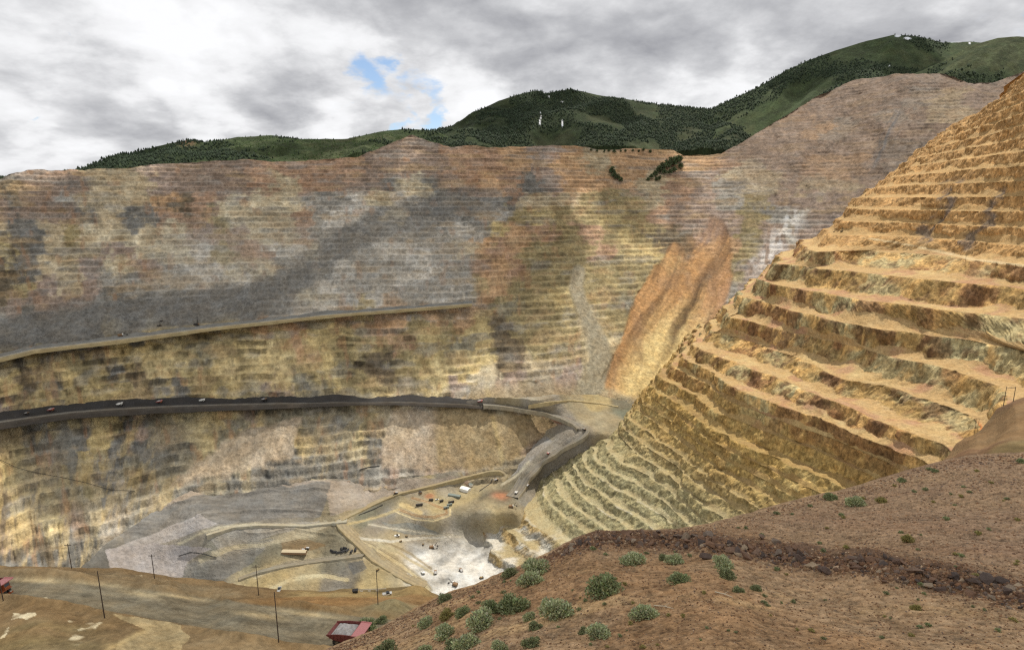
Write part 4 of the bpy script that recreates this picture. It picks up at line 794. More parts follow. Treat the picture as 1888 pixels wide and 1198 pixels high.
    V = np.concatenate([np.array(sk[::-1]), V]); col = np.concatenate([np.repeat(col[:1], 3, 0), col])
    return tag(grid_obj('road_terrace', V, rock_mat('terrace_soil', .45, .7, .4, 0.0), col/K_SHADE), kind='structure')
# ================================================================== DARK SPOIL SLOPE AT THE RIGHT EDGE
def build_spoil():
    top = resample([(1752, 852), (1770, 838), (1788, 812), (1802, 800), (1818, 796), (1836, 782), (1852, 762), (1870, 744), (1888, 736), (1960, 700), (2120, 660)], 200); bot = resample([(1700, 905), (1760, 900), (1900, 890), (2120, 880)], 200)
    t = np.linspace(0, 1, 70)[:, None]; PX = top[None, :, 0]*(1-t)+bot[None, :, 0]*t; PY = top[None, :, 1]*(1-t)+bot[None, :, 1]*t
    Y = 190*(1-t)+110*t+.05*(PX-1850); V = at_dist(PX, PY, Y); x, y = V[..., 0], V[..., 1]
    n = fbm(x*.04, y*.04, V[..., 2]*.04, 5, 600); V[..., 2] += 2.2*n*smooth(0, .2, t); V[..., 1] += 3*n
    col = lin((86, 68, 46))*np.ones((*x.shape, 3)); r = smooth(0, .3, n)[..., None]; col = col*(1-r)+r*lin((76, 57, 40))
    g = smooth(.45, .6, t+.1*n)*smooth(1810, 1840, PX); col = col*(1-.6*g[..., None])+.6*g[..., None]*lin((100, 88, 58))
    w = .6*smooth(-.2, .3, fbm(x*.2, y*.2, 0*x, 3, 611))*np.exp(-((PY-(816+(PX-1850)*.17))/3.2)**2)*smooth(1836, 1842, PX)*smooth(1884, 1872, PX); col = col*(1-.8*w[..., None])+.8*w[..., None]*lin((150, 138, 102))
    col *= (1+.35*fbm(x*.3, y*.3, 0*x, 4, 610))[..., None]
    e = V[0]; V = np.concatenate([(e+np.array([12, 40, -60.]))[None], (e+np.array([3, 9, -5.]))[None], V]); col = np.concatenate([np.repeat(col[:1], 2, 0), col])
    return tag(grid_obj('spoil_slope', V, rock_mat('spoil_soil', .5, .7, .4, .1), col/K_SHADE), kind='structure')
# ================================================================== FOREGROUND SLOPE
MD_EDGE = [(380, 1330), (480, 1262), (560, 1218), (600, 1198), (640, 1182), (680, 1166), (720, 1146), (760, 1123), (800, 1103), (840, 1086), (880, 1076), (920, 1058), (960, 1042), (1000, 1024), (1050, 1003), (1075, 992), (1100, 985), (1160, 982), (1220, 978), (1280, 970), (1340, 956), (1400, 941), (1450, 925), (1500, 912), (1560, 901), (1600, 890), (1650, 874), (1690, 861), (1740, 848), (1790, 838), (1850, 835), (1888, 832), (2000, 826), (2160, 818)]
MD_CTRL = [(600,1198,23),(700,1160,24.5),(800,1105,27.5),(900,1070,28),(1000,1026,28.5),(1060,1000,28.5),(1160,983,30),(1280,970,34),(1400,941,39),(1500,912,44),(1600,890,47),(1700,860,50),(1888,833,50),(2150,820,50),
           (1888,900,36),(1600,950,34),(1400,985,29),(1888,1000,23.5),(1600,1010,24.5),(1300,1000,26),(1100,1010,25.5),(1888,1105,15.5),(1650,1065,18.5),(1400,1035,21.5),(1110,1075,19),(900,1130,19.5),(1200,1130,15),(1500,1120,15.5),(1888,1198,11.6),(1500,1198,11.8),(1100,1198,13),(850,1198,15.5),(600,1330,11),(1200,1330,8.8),(1888,1330,8.2),(2150,1200,11.5),(2150,1000,23.5),(400,1330,14)]
BERM = [(1010, 1030), (1050, 1008), (1100, 995), (1160, 992), (1220, 998), (1300, 1002), (1380, 1014), (1450, 1026), (1530, 1040), (1600, 1042), (1660, 1056), (1720, 1066), (1790, 1076), (1840, 1090), (1888, 1098), (1960, 1112), (2150, 1150)]
def md_dist():
    f = tps([(c[0], c[1]) for c in MD_CTRL], np.log([c[2] for c in MD_CTRL]), 1e-4); return lambda x, y: np.exp(f(x, y))
def build_mound():
    f = md_dist(); gx = np.arange(390, 2150, 1.9); m = 330; t = np.linspace(0, 1, m)[:, None]**1.05
    ed = np.interp(gx, *np.array(MD_EDGE, float).T)+1.8*fbm(gx*.05, 0*gx, 0*gx, 5, 700)+.8*fbm(gx*.3, 0*gx, 0*gx, 3, 701)
    PX = gx[None]+0*t; PY = ed[None]*(1-t)+1335*t
    Y = f(PX, PY); V = at_dist(PX, PY, Y); x, y, z = V[..., 0], V[..., 1], V[..., 2]
    n0 = fbm(x*.18, y*.18, 0*x, 4, 710); n1 = fbm(x*.9, y*.9, 0*x, 4, 720); n2 = fbm(x*5, y*5, 0*x, 3, 730)
    near = smooth(0, .08, t)
    bm = np.interp(PX, *np.array(BERM, float).T); bk = np.exp(-((PY-bm)/(15+.012*(PX-1000)))**2)*smooth(1010, 1080, PX)
    V[..., 2] += (.30*n0+.10*n1)*near+.028*n2+bk*(.28+.45*np.abs(n1)+.2*n0)
    c = lin((128, 105, 79))*np.ones((*x.shape, 3))
    rust = smooth(-.1, .4, n0+.5*fbm(x*.5, y*.5, 0*x, 4, 740)+.5*smooth(1450, 1150, PX)*smooth(bm, bm+14, PY)*smooth(bm+120, bm+70, PY)-.25*smooth(1350, 1700, PX)); c = c*(1-.8*rust[..., None])+.8*rust[..., None]*lin((122, 95, 67))
    pk = smooth(bm, bm-60, PY)*.55; pk = pk*(.6+.8*n0); pk = np.clip(pk, 0, .8)[..., None]; c = c*(1-pk)+pk*lin((112, 92, 76))
    sandy = smooth(.05, .35, fbm(x*.35, y*.6, 0*x, 5, 745))*smooth(bm+20, bm+90, PY); c = c*(1-.55*sandy[..., None])+.55*sandy[..., None]*lin((150, 124, 88))
    dk = np.clip(bk*1.1*(.75+.5*n1), 0, .85)[..., None]; c = c*(1-dk)+dk*lin((76, 58, 46))
    c *= (1+.3*n1+.6*n2+.5*fbm(x*14, y*14, 0*x, 2, 750))[..., None]
    e = V[0]; dirn = np.array([0, 1, 0]); sk = [e+np.array([-.3, 1.2, -.9]), e+np.array([-2, 6, -6.]), e+np.array([-10, 26, -34.])]
    V = np.concatenate([np.array(sk[::-1]), V]); c = np.concatenate([np.repeat(c[:1], 3, 0), c])
    tag(grid_obj('foreground_slope', V, rock_mat('slope_soil', .02, .9, .5, 0.0, fine=1.25), c/K_SHADE), kind='structure'); return V[3:]
# ================================================================== BROKEN CLOUDS OVERHEAD (unseen, added to shade the far wall, near slope and hills)
def cloud_mat():
    m = bpy.data.materials.new('shade_cloud_vapour'); m.use_nodes = True; t = NT(m.node_tree)
    d = t.new('ShaderNodeBsdfDiffuse'); d.inputs[0].default_value = (.9, .9, .92, 1); tr = t.new('ShaderNodeBsdfTransparent')
    mx = t.new('ShaderNodeMixShader'); mx.inputs[0].default_value = .42; t.l.new(tr.outputs[0], mx.inputs[1]); t.l.new(d.outputs[0], mx.inputs[2])
    o = t.new('ShaderNodeOutputMaterial'); t.l.new(mx.outputs[0], o.inputs[0]); return m
def shade_cloud(name, patches, height, seed, mat, label):
    """lumps of cloud added unseen above the pit for their shade; patches = (X, Y, Z, rx, ry) of ground they keep out of the sun"""
    r = np.random.default_rng(seed); bm0 = bmesh.new(); bmesh.ops.create_icosphere(bm0, subdivisions=3, radius=1)
    base = np.array([v.co[:] for v in bm0.verts]); tri = np.array([[v.index for v in f.verts] for f in bm0.faces]); bm0.free()
    V, Fc, o = [], [], 0; s = np.array(sdir)
    for X, Y, Z, rx, ry, k in patches:
        for i in range(int(k*1.7)):
            th = r.random()*6.283; q = math.sqrt(r.random()); rad = r.uniform(.38, .6)*min(rx, ry)*(1-.45*q)
            g = np.array([X+math.cos(th)*q*max(rx-rad, 0), Y+math.sin(th)*q*max(ry-rad, 0), Z]); c = g+s*(height-Z)/s[2]
            d = 1+.3*fbm(base[:, 0]*1.3+i*3.1, base[:, 1]*1.3+seed, base[:, 2]*1.3, 4, seed+i)
            v = base*d[:, None]*np.array([rad, rad, rad*.38])+c+np.array([0, 0, r.normal(0, 60)]); V.append(v); Fc.append(tri+o); o += len(v)
    V = np.concatenate(V); Fc = np.concatenate(Fc); me = bpy.data.meshes.new(name); me.vertices.add(len(V)); me.vertices.foreach_set('co', V.astype(np.float32).ravel())
    me.loops.add(len(Fc)*3); me.loops.foreach_set('vertex_index', Fc.ravel().astype(np.int32)); me.polygons.add(len(Fc)); me.polygons.foreach_set('loop_start', (np.arange(len(Fc))*3).astype(np.int32)); me.update(calc_edges=True)
    me.polygons.foreach_set('use_smooth', np.ones(len(Fc), bool)); me.materials.append(mat)
    ob = bpy.data.objects.new(name, me); C.objects.link(ob); return tag(ob, kind='structure')
def build_clouds():
    m = cloud_mat()
    shade_cloud('shade_cloud', [(-60, 40, -40, 330, 240, 16), (-260, 170, -110, 300, 170, 10), (120, 0, -20, 200, 120, 8)], 1500, 3, m, '')
    shade_cloud('shade_cloud', [(-900, 1500, -250, 620, 520, 22), (-300, 1900, -100, 620, 460, 18), (-1300, 1300, -300, 500, 500, 12), (-480, 1480, -330, 300, 240, 6), (500, 2500, 350, 380, 320, 8)], 1900, 8, m, '')
    shade_cloud('shade_cloud', [(200, 3300, 400, 900, 500, 8), (-1200, 2700, 200, 700, 400, 6), (2100, 3900, 700, 800, 500, 7)], 2700, 15, m, '')
# ================================================================== MACHINES
def mats():
    g = globals()
    g['M_RED'] = plain_mat('dusty_red_paint', (116, 58, 52), .7, var=.35, scale=.8); g['M_PINK'] = plain_mat('pale_red_paint', (190, 124, 120), .6, var=.15)  # canopy paint mixed paler than the body red
    g['M_DARKSTEEL'] = plain_mat('dark_steel', (58, 54, 50), .6, .3); g['M_RUBBER'] = plain_mat('dusty_rubber', (52, 48, 44), .9); g['M_RIM'] = plain_mat('dusty_rim', (118, 104, 86), .6)
    g['M_ORE'] = rock_mat('grey_ore', .02, .8, .6); g['M_ORANGE'] = plain_mat('orange_paint', (160, 92, 54), .6); g['M_GLASS'] = plain_mat('cab_glass', (38, 44, 48), .15); g['M_LAMP'] = plain_mat('lamp_glass', (224, 220, 206), .2)
    g['M_WHITE'] = plain_mat('white_sheet', (226, 224, 216), .5, var=.06); g['M_GREYSHEET'] = plain_mat('grey_green_sheet', (118, 126, 118), .5, .2); g['M_WOOD'] = plain_mat('weathered_pole_wood', (70, 58, 48), .9); g['M_WIRE'] = plain_mat('steel_cable', (52, 50, 48), .6, .4)
    g['M_YELLOW'] = plain_mat('machine_yellow', (140, 112, 62), .6, var=.25); g['M_TIMBER'] = plain_mat('brown_sheet', (124, 96, 66), .8); g['M_ROOF'] = plain_mat('dusty_roof', (168, 154, 126), .8); g['M_PALE'] = plain_mat('pale_roof', (206, 194, 168), .7); g['M_BLACK'] = plain_mat('black_pipe', (38, 37, 36), .6)
def heap(name, mat, L, W, H, n=26, seed=0, edge=.0):
    """a rounded pile of broken rock with its own thickness"""
    u = np.linspace(-1, 1, n); X, Y = np.meshgrid(u*L/2, u*W/2); r = np.maximum(np.abs(X/(L/2)), np.abs(Y/(W/2)))
    Z = H*(1-r**2)**1.1*(1+.0*X)+.18*H*fbm(X*1.1, Y*1.1, 0*X+seed, 4, seed)*(1-r**4)
    P = np.stack([X, Y, Z], -1); col = lin((150, 146, 142))*(1+.5*fbm(X*1.6, Y*1.6, 0*X, 4, seed+2))[..., None]
    return grid_obj(name, P, mat, col/.8)
def make_truck(low=False):
    """rigid haul truck, nose along +x, about 13 m long"""
    root = empty('haul_truck')
    b = MB()   # dump body: two ribbed sides, floor, headboard
    side = [(-7.0, 3.75), (-4.6, 2.75), (1.2, 2.55), (2.5, 4.1), (2.5, 5.9), (-2.6, 5.15), (-7.0, 4.0)]
    for y in (-3.45, 3.27): b.prism(side, y, y+.18)
    b.prism([(-7.0, 3.7), (-4.6, 2.7), (1.2, 2.5), (1.25, 2.75), (-4.5, 2.98), (-7.0, 3.95)], -3.27, 3.27)
    b.prism([(1.2, 2.55), (2.5, 4.1), (2.5, 5.9), (2.32, 5.9), (2.3, 4.2), (1.1, 2.8)], -3.27, 3.27)
    for x, z0, z1 in ((-5.6, 3.1, 4.4), (-4.3, 2.75, 4.75), (-3.0, 2.7, 5.1), (-1.6, 2.66, 5.3), (-.2, 2.62, 5.5), (1.1, 2.6, 5.7)):
        for y in (-3.62, 3.45): b.box(x-.12, x+.12, y, y+.17, z0, z1)
    for y in (-3.6, 3.42): b.prism([(-7.05, 4.0), (-2.6, 5.12), (2.5, 5.86), (2.5, 6.06), (-2.65, 5.34), (-7.05, 4.16)], y, y+.18)
    body = b.build('dump_body', M_RED, root)
    c = MB(); c.prism([(2.5, 5.7), (6.3, 6.15), (6.3, 6.4), (2.5, 6.0)], -3.6, 3.6); c.prism([(2.45, 5.9), (6.35, 6.36), (6.35, 6.62), (2.45, 6.2)], -3.72, -3.5); c.prism([(2.45, 5.9), (6.35, 6.36), (6.35, 6.62), (2.45, 6.2)], 3.5, 3.72)
    c.build('canopy', M_PINK, body)
    f = MB()
    for y in (-1.3, .9): f.box(-4.8, 5.2, y, y+.4, 1.5, 2.3)
    f.box(-3.9, -2.5, -1.9, 1.9, 1.0, 1.9); f.tube((1.5, -.9, 1.9), (.2, -.9, 3.0), .2); f.tube((1.5, .9, 1.9), (.2, .9, 3.0), .2); f.box(3.2, 4.2, -2.2, 2.2, 1.1, 1.7)
    f.build('chassis', M_DARKSTEEL, root)
    d = MB(); d.box(2.75, 5.6, -3.3, 3.3, 3.0, 3.25); d.box(2.9, 5.4, -1.5, 1.5, 1.9, 3.0); d.box(5.3, 5.9, -3.2, 3.2, 1.15, 1.6); d.build('deck', M_ORANGE, root)
    for i in range(1):
        g = MB(); g.box(5.42, 5.62, -1.35, 1.35, 1.7, 3.0)
        for k in range(6): g.box(5.6, 5.68, -1.3, 1.3, 1.78+k*.2, 1.84+k*.2)
        g.build('grille', M_DARKSTEEL, root)
    cb = MB(); cb.prism([(3.1, 3.25), (5.3, 3.25), (5.3, 4.2), (5.0, 5.3), (3.1, 5.3)], 1.0, 3.0); cab = cb.build('cab', M_ORANGE, root)
    w = MB(); w.add([(5.34, 1.15, 4.15), (5.34, 2.85, 4.15), (5.06, 2.85, 5.15), (5.06, 1.15, 5.15), (5.30, 1.15, 4.12), (5.30, 2.85, 4.12), (5.0, 2.85, 5.15), (5.0, 1.15, 5.15)], [(0, 1, 2, 3), (7, 6, 5, 4), (0, 4, 5, 1), (1, 5, 6, 2), (2, 6, 7, 3), (3, 7, 4, 0)])
    w.box(3.4, 4.9, 2.98, 3.03, 4.2, 5.1); w.build('window', M_GLASS, cab)
    for y in (-2.3, 2.3):
        h = MB(); h.tube((5.88, y, 2.0), (6.0, y, 2.0), .22, n=10); h.tube((5.4, y, 2.0), (5.88, y, 2.0), .1); h.build('headlight', M_LAMP, root)
    ld = MB()
    for y in (-2.9, -2.4): ld.tube((6.0, y, .7), (5.65, y, 3.1), .05, n=6)
    for k in range(6): ld.tube((5.97-.055*k, -2.9, .9+.37*k), (5.97-.055*k, -2.4, .9+.37*k), .04, n=6)
    ld.build('ladder', M_DARKSTEEL, root)
    rl = MB()
    for y in (-3.25, -1.6): rl.tube((5.5, y, 3.25), (5.5, y, 4.2), .04, n=6)
    rl.tube((5.5, -3.25, 4.2), (5.5, -.2, 4.2), .04, n=6); rl.tube((5.5, -3.25, 3.75), (5.5, -.2, 3.75), .04, n=6); rl.build('handrail', M_DARKSTEEL, root)
    t = MB(); t.tube((-.9, -2.6, 1.9), (1.6, -2.6, 1.9), .62, n=14); t.build('fuel_tank', M_RED, root)
    m = MB(); m.box(1.9, 2.3, -3.4, -3.2, .5, 2.7); m.build('mudflap', M_DARKSTEEL, root)
    def wheel(x, y, s):
        k = MB(); k.lathe([(-.5*s, .75), (-.52*s, 1.45), (-.35*s, 1.68), (.35*s, 1.68), (.52*s, 1.45), (.5*s, .75)], (x, y, 1.68), n=26); ty = k.build('wheel', M_RUBBER, root)
        tr = MB()
        for i in range(24):
            a = 2*math.pi*i/24; M = Matrix.Translation((x, y, 1.68))@Matrix.Rotation(a, 4, 'Y'); tr.box(1.6, 1.75, -.46, .46, -.1, .1, M=M)
        tr.build('tread', M_RUBBER, ty)
        q = MB(); q.lathe([(-.42, .0), (-.42, .35), (-.3, .5), (-.46, .78), (.46, .78), (.3, .5), (.42, .35), (.42, 0)], (x, y, 1.68), n=20); q.build('rim', M_RIM, ty)
    for x, ys in ((-3.2, (-2.75, -1.7, 1.7, 2.75)), (3.7, (-2.6, 2.6))):
        for y in ys: wheel(x, y, 1)
    return root
def far_truck_mesh():
    b = MB(); side = [(-6.6, 3.75), (-4.6, 2.75), (1.2, 2.55), (2.5, 4.1), (2.5, 5.9), (-2.6, 5.15), (-6.6, 4.0)]
    b.prism(side, -3.4, 3.4, 0); b.prism([(2.5, 5.7), (6.3, 6.15), (6.3, 6.45), (2.5, 6.05)], -3.6, 3.6, 1); b.box(-4.8, 5.2, -1.3, 1.3, 1.4, 2.6, 2); b.box(2.7, 5.6, -3.2, 3.2, 2.6, 3.2, 3); b.prism([(3.1, 3.2), (5.3, 3.2), (5.0, 5.3), (3.1, 5.3)], 1.0, 3.0, 3); b.box(5.4, 5.8, -3, 3, 1.1, 2.9, 2)
    for x, ys in ((-3.2, (-2.3, 2.3)), (3.7, (-2.6, 2.6))):
        for y in ys: b.lathe([(-.9 if x < 0 else -.5, .2), (-.9 if x < 0 else -.5, 1.65), (.9 if x < 0 else .5, 1.65), (.9 if x < 0 else .5, .2)], (x, y, 1.68), n=14, mi=4)
    b.add([(-5.8, -3.1, 4.2), (2.2, -3.1, 5.7), (2.2, 3.1, 5.7), (-5.8, 3.1, 4.2), (-1.5, 0, 6.6), (.6, 0, 6.9)], [(0, 1, 5, 4), (1, 2, 5), (2, 3, 4, 5), (3, 0, 4)], 5)
    return b
def put(o, px, py, rz=None, dz=0.0, slope=False):
    h = drape(px, py); o.location = h+Vector((0, 0, dz))
    if rz is not None: o.rotation_euler = (0, 0, R(rz))
    return h
def machines():
    # --- the loaded truck on the near road
    t = make_truck(); tag(t, 'red haul truck loaded with grey rock on the near dirt road, half behind a sagebrush', 'haul truck')
    a = on_level(646, 1184, -109.0); t.location = a; t.rotation_euler = (R(0), R(1.5), R(-15)); t.scale = (.74,)*3
    bpy.context.view_layer.update()
    hp = heap('ore_heap', M_ORE, 7.6, 6.3, 1.9, seed=4); hp.matrix_world = t.matrix_world@Matrix.Translation((-2.0, 0, 4.35))@Matrix.Rotation(R(-9), 4, 'Y')
    tag(hp, 'heap of broken grey ore in the bed of the near red truck', 'ore heap')
    t2 = empty('haul_truck'); tag(t2, 'haul truck with a pink canopy cut by the left edge of the photo', 'haul truck'); copy_kids(t, t2)
    t2.location = on_level(-17, 1103, -108.2); t2.rotation_euler = (0, 0, R(-9)); t2.scale = (.80,)*3
    # --- the small trucks far down in the pit
    fm = far_truck_mesh(); low = fm.build('haul_truck', [M_RED, M_PINK, M_DARKSTEEL, M_ORANGE, M_RUBBER, M_ORE_FAR])
    white = [M_WHITE, M_WHITE, M_DARKSTEEL, M_WHITE, M_RUBBER, M_ORE_FAR]; dark = [M_DARKSTEEL, M_TIMBER, M_DARKSTEEL, M_DARKSTEEL, M_RUBBER, M_ORE_FAR]
    lw = low.data.copy(); ld = low.data.copy()
    for me, ms in ((lw, white), (ld, dark)):
        for i, m in enumerate(ms): me.materials[i] = m
    spots = [(885, 742, 0, 'r', 'small red truck on the black ledge road where the dark bank ends'), (1077, 793, -60, 'd', 'dark haul truck on the outer bend of the pit road'), (1011, 837, 235, 'r', 'pale topped truck halfway down the long pit ramp'), (952, 909, 250, 'w', 'white topped haul truck at the foot of the ramp beside the red dirt'),
             (973, 896, 60, 'd', 'dark haul truck climbing from the foot of the ramp'), (915, 886, 20, 'd', 'dark truck on the small loop road left of the ramp'), (730, 910, 200, 'd', 'dark haul truck alone at the road fork above the camp'), (780, 1057, 300, 'w', 'white topped truck on the white pit floor, left of a pair'), (803, 1057, 100, 'd', 'grey truck on the white pit floor, right of a pair'),
             (49, 764, 10, 'd', 'truck nearest the left edge on the black ledge road'), (94, 758, 10, 'r', 'reddish truck second from the left on the black ledge road'), (221, 747, 8, 'w', 'pale truck third from the left on the black ledge road'), (294, 743, 5, 'r', 'red truck fourth from the left on the black ledge road'), (373, 740, 5, 'w', 'pale truck fifth from the left on the black ledge road'), (487, 739, 3, 'd', 'truck sixth from the left on the black ledge road'),
             (850, 1053, 120, 'd', 'small grey dump truck by the spoil on the white floor'), (558, 1015, 195, 'd', 'left dark truck of two on the pale track below the lilac dump'), (566, 1012, 195, 'd', 'right dark truck of two on the pale track below the lilac dump')]
    for i, (px, py, rz, k, lab) in enumerate(spots):
        o = low if i == 0 else bpy.data.objects.new('haul_truck', {'r': low.data, 'w': lw, 'd': ld}[k])
        if i: C.objects.link(o)
        put(o, px, py, rz); o.scale = (.95,)*3 if 700 < py < 760 else (.7,)*3; tag(o, lab, 'haul truck', 'haul trucks far down in the pit')
    # --- electric shovels, dozers, drills
    def shovel():
        r = empty('mining_shovel'); b = MB()
        for y in (-3.4, 2.0): b.prism([(-4.5, .5), (-3.8, 0), (3.8, 0), (4.5, .5), (4.2, 1.7), (-4.2, 1.7)], y, y+1.4)
        b.box(-2.5, 2.5, -2, 2, .9, 1.9); b.build('crawler', M_DARKSTEEL, r)
        h = MB(); h.box(-6.5, 3.0, -3.2, 3.2, 1.9, 6.2); h.box(-6.7, -3.5, -3.4, 3.4, 1.95, 3.4); h.build('house', M_TIMBER, r)
        c = MB(); c.prism([(2.6, 4.2), (5.0, 4.2), (5.0, 6.3), (4.5, 7.4), (2.6, 7.4)], -3.4, -1.4); c.build('cab', M_WHITE, r)
        q = MB(); q.tube((2.5, 0, 3.0), (12.5, 0, 12.5), .7, .4); q.tube((-1, -1, 6.2), (1.0, 0, 11.0), .3); q.tube((1, 0, 11), (12.5, 0, 12.5), .12); q.build('boom', M_DARKSTEEL, r)
        s = MB(); s.tube((5.5, 0, 6.4), (12.5, 0, 3.0), .5); s.prism([(11.6, 3.6), (14.6, 4.2), (14.2, 1.2), (12.0, .8)], -1.8, 1.8); s.build('bucket', M_DARKSTEEL, r); return r
    def dozer():
        r = empty('bulldozer'); b = MB()
        for y in (-2.0, 1.2): b.prism([(-3, .5), (-2.4, 0), (2.0, 0), (2.7, .5), (2.3, 1.4), (-1, 1.9), (-2.7, 1.3)], y, y+.8)
        b.build('crawler', M_DARKSTEEL, r); h = MB(); h.box(-1.0, 2.6, -1.1, 1.1, 1.0, 2.5); h.tube((1.6, .5, 2.5), (1.6, .5, 3.4), .1); h.build('engine_hood', M_YELLOW, r)
        c = MB(); c.prism([(-2.2, 1.9), (-.3, 1.9), (-.5, 3.7), (-2.0, 3.7)], -1.0, 1.0); c.build('cab', M_YELLOW, r)
        d = MB(); d.prism([(3.3, .1), (3.7, .3), (3.5, 1.2), (3.7, 2.1), (3.4, 2.1), (3.2, 1.2)], -2.5, 2.5); d.box(0, 3.4, -2.3, -2.1, .6, .9); d.box(0, 3.4, 2.1, 2.3, .6, .9); d.build('blade', M_DARKSTEEL, r); return r
    def rig(h=16):
        r = empty('drill_rig'); b = MB()
        for y in (-2.2, 1.4): b.prism([(-3.4, .4), (-2.9, 0), (2.9, 0), (3.4, .4), (3.0, 1.3), (-3.0, 1.3)], y, y+.8)
        b.build('crawler', M_DARKSTEEL, r); k = MB(); k.box(-5.5, 4.5, -2.4, 2.4, 1.4, 2.0); k.box(-5, .5, -2.0, 2.0, 2.0, 4.4); k.build('deck', M_DARKSTEEL, r)
        c = MB(); c.box(3.0, 4.6, -2.3, -.4, 2.0, 4.4); c.build('cab', M_TIMBER, r)
        m = MB()
        for x in (1.3, 2.5):
            for y in (-.6, .6): m.tube((x, y, 1.8), (x, y, h), .14, n=6)
        for i in range(int(h/2)): m.tube((1.3, -.6, 2+2*i), (2.5, -.6, 4+2*i if 4+2*i < h else h), .09, n=5); m.tube((1.3, .6, 2+2*i), (2.5, .6, min(4+2*i, h)), .09, n=5); m.tube((1.3, -.6, 2+2*i), (1.3, .6, min(4+2*i, h)), .09, n=5)
        m.build('mast', M_DARKSTEEL, r); return r
    sh = shovel(); put(sh, 797, 1010, 20); sh.scale = (.8,)*3; tag(sh, 'dark mining shovel facing the grey heap on the upper white floor', 'shovel')
    for px, py, rz, s, lab in ((838, 1079, 160, .85, 'brown topped shovel at the lowest corner of the white floor'), (223, 620, 40, .95, 'dark shovel on the edge of the grey ledge road, boom raised'), (943, 935, 10, .8, 'shovel on the yellow brow below the foot of the ramp')):
        o = empty('mining_shovel', label=lab); copy_kids(sh, o); put(o, px, py, rz); o.scale = (s,)*3; tag(o, lab, 'shovel')
    dz = dozer(); put(dz, 887, 1066, 30); dz.scale = (1.1,)*3; tag(dz, 'bulldozer on the white floor nearest the brown slope', 'bulldozer')
    for px, py, rz, lab in ((780, 1004, 90, 'bulldozer on the upper white floor left of the shovel'), (749, 989, 10, 'bulldozer on the grey bench above the white floor'), (739, 998, 200, 'bulldozer on the pale track below the camp terrace'), (696, 1051, 60, 'bulldozer on the sandy bank left of the curved road')):
        o = empty('bulldozer'); copy_kids(dz, o); put(o, px, py, rz); o.scale = (.8,)*3; tag(o, lab, 'bulldozer')
    rg = rig(18); put(rg, 363, 600, 10); rg.scale = (1.25,)*3; tag(rg, 'tall drill rig with an upright lattice mast on the grey ledge road', 'drill rig')
    for px, py, s, lab in ((294, 601, .9, 'small drill rig on the dark slope, left of a pair'), (298, 592, .8, 'small drill rig on the dark slope, upper one of a pair'), (1552, 427, .8, 'drill rig on the pale ledge at the crest of the right wall'), (1538, 428, .5, 'smaller rig left of the rig on the right wall crest')):
        o = empty('drill_rig'); copy_kids(rg, o); put(o, px, py, 30); o.scale = (s, s, s*.62); tag(o, lab, 'drill rig')
    # --- the camp
    def shed(px, py, L, W, H, rz, wall, roof, lab, cat='shed'):
        r = empty('shed'); put(r, px, py, rz, -.3 if L < 40 else 1.5); w = MB(); w.prism([(-W/2, 0), (W/2, 0), (W/2, H), (0, H*1.28), (-W/2, H)], -L/2, L/2); w.build('wall', wall, r)
        q = MB(); q.prism([(-W/2-.4, H-.1), (0, H*1.28+.02), (W/2+.4, H-.1), (W/2+.4, H+.15), (0, H*1.28+.3), (-W/2-.4, H+.15)], -L/2-.4, L/2+.4); q.build('roof', roof, r)
        d = MB(); d.box(W/2, W/2+.08, -L*.2, L*.05, 0, H*.75); d.build('door', M_DARKSTEEL, r); return tag(r, lab, cat)
    shed(858, 905, 20, 12, 7, 60, M_WHITE, M_WHITE, 'white hall with a white roof at the far end of the camp'); shed(838, 915, 26, 7, 4, 72, M_GREYSHEET, M_GREYSHEET, 'long grey green shed in front of the white hall'); shed(868, 895, 9, 6, 4, 50, M_WHITE, M_GREYSHEET, 'small white hut behind the white hall')
    shed(543, 1021, 44, 9, 4.5, 88, M_TIMBER, M_ROOF, 'long low shed with a pale roof on the brown terrace of the pit floor'); shed(775, 909, 6, 5, 3, 30, M_TIMBER, M_DARKSTEEL, 'little dark hut beside the orange dirt of the camp')
    def trailer(px, py, L, rz, mat, lab):
        r = empty('trailer'); put(r, px, py, rz); b = MB(); b.box(-L/2, L/2, -1.5, 1.5, 1.0, 4.2); b.box(-L/2-.1, L/2+.1, -1.6, 1.6, 4.2, 4.4); b.build('body', mat, r)
        for x in (-L*.3, L*.3): w = MB(); w.lathe([(-1.4, .1), (-1.4, .55), (1.4, .55), (1.4, .1)], (x, 0, .55), n=10); w.build('wheel', M_RUBBER, r)
        d = MB(); d.box(-.6, .6, -1.56, -1.5, 1.2, 3.4); d.build('door', M_DARKSTEEL, r); tag(r, lab, 'trailer', 'trailers parked in the camp')
    for px, py, L, rz, m, lab in ((832, 927, 12, 25, M_DARKSTEEL, 'dark trailer in the camp row below the long shed'), (829, 932, 11, 25, M_GREYSHEET, 'grey green trailer second in the camp row'), (823, 937, 11, 20, M_GREYSHEET, 'grey trailer lowest in the camp row, by the cliff edge'), (814, 925, 8, 30, M_DARKSTEEL, 'dark trailer left of the camp row'), (773, 932, 14, 15, M_DARKSTEEL, 'dark trailer by itself above the oval track'), (795, 923, 9, 10, M_DARKSTEEL, 'dark trailer between the oval track and the orange dirt')): trailer(px, py, L, rz, m, lab)
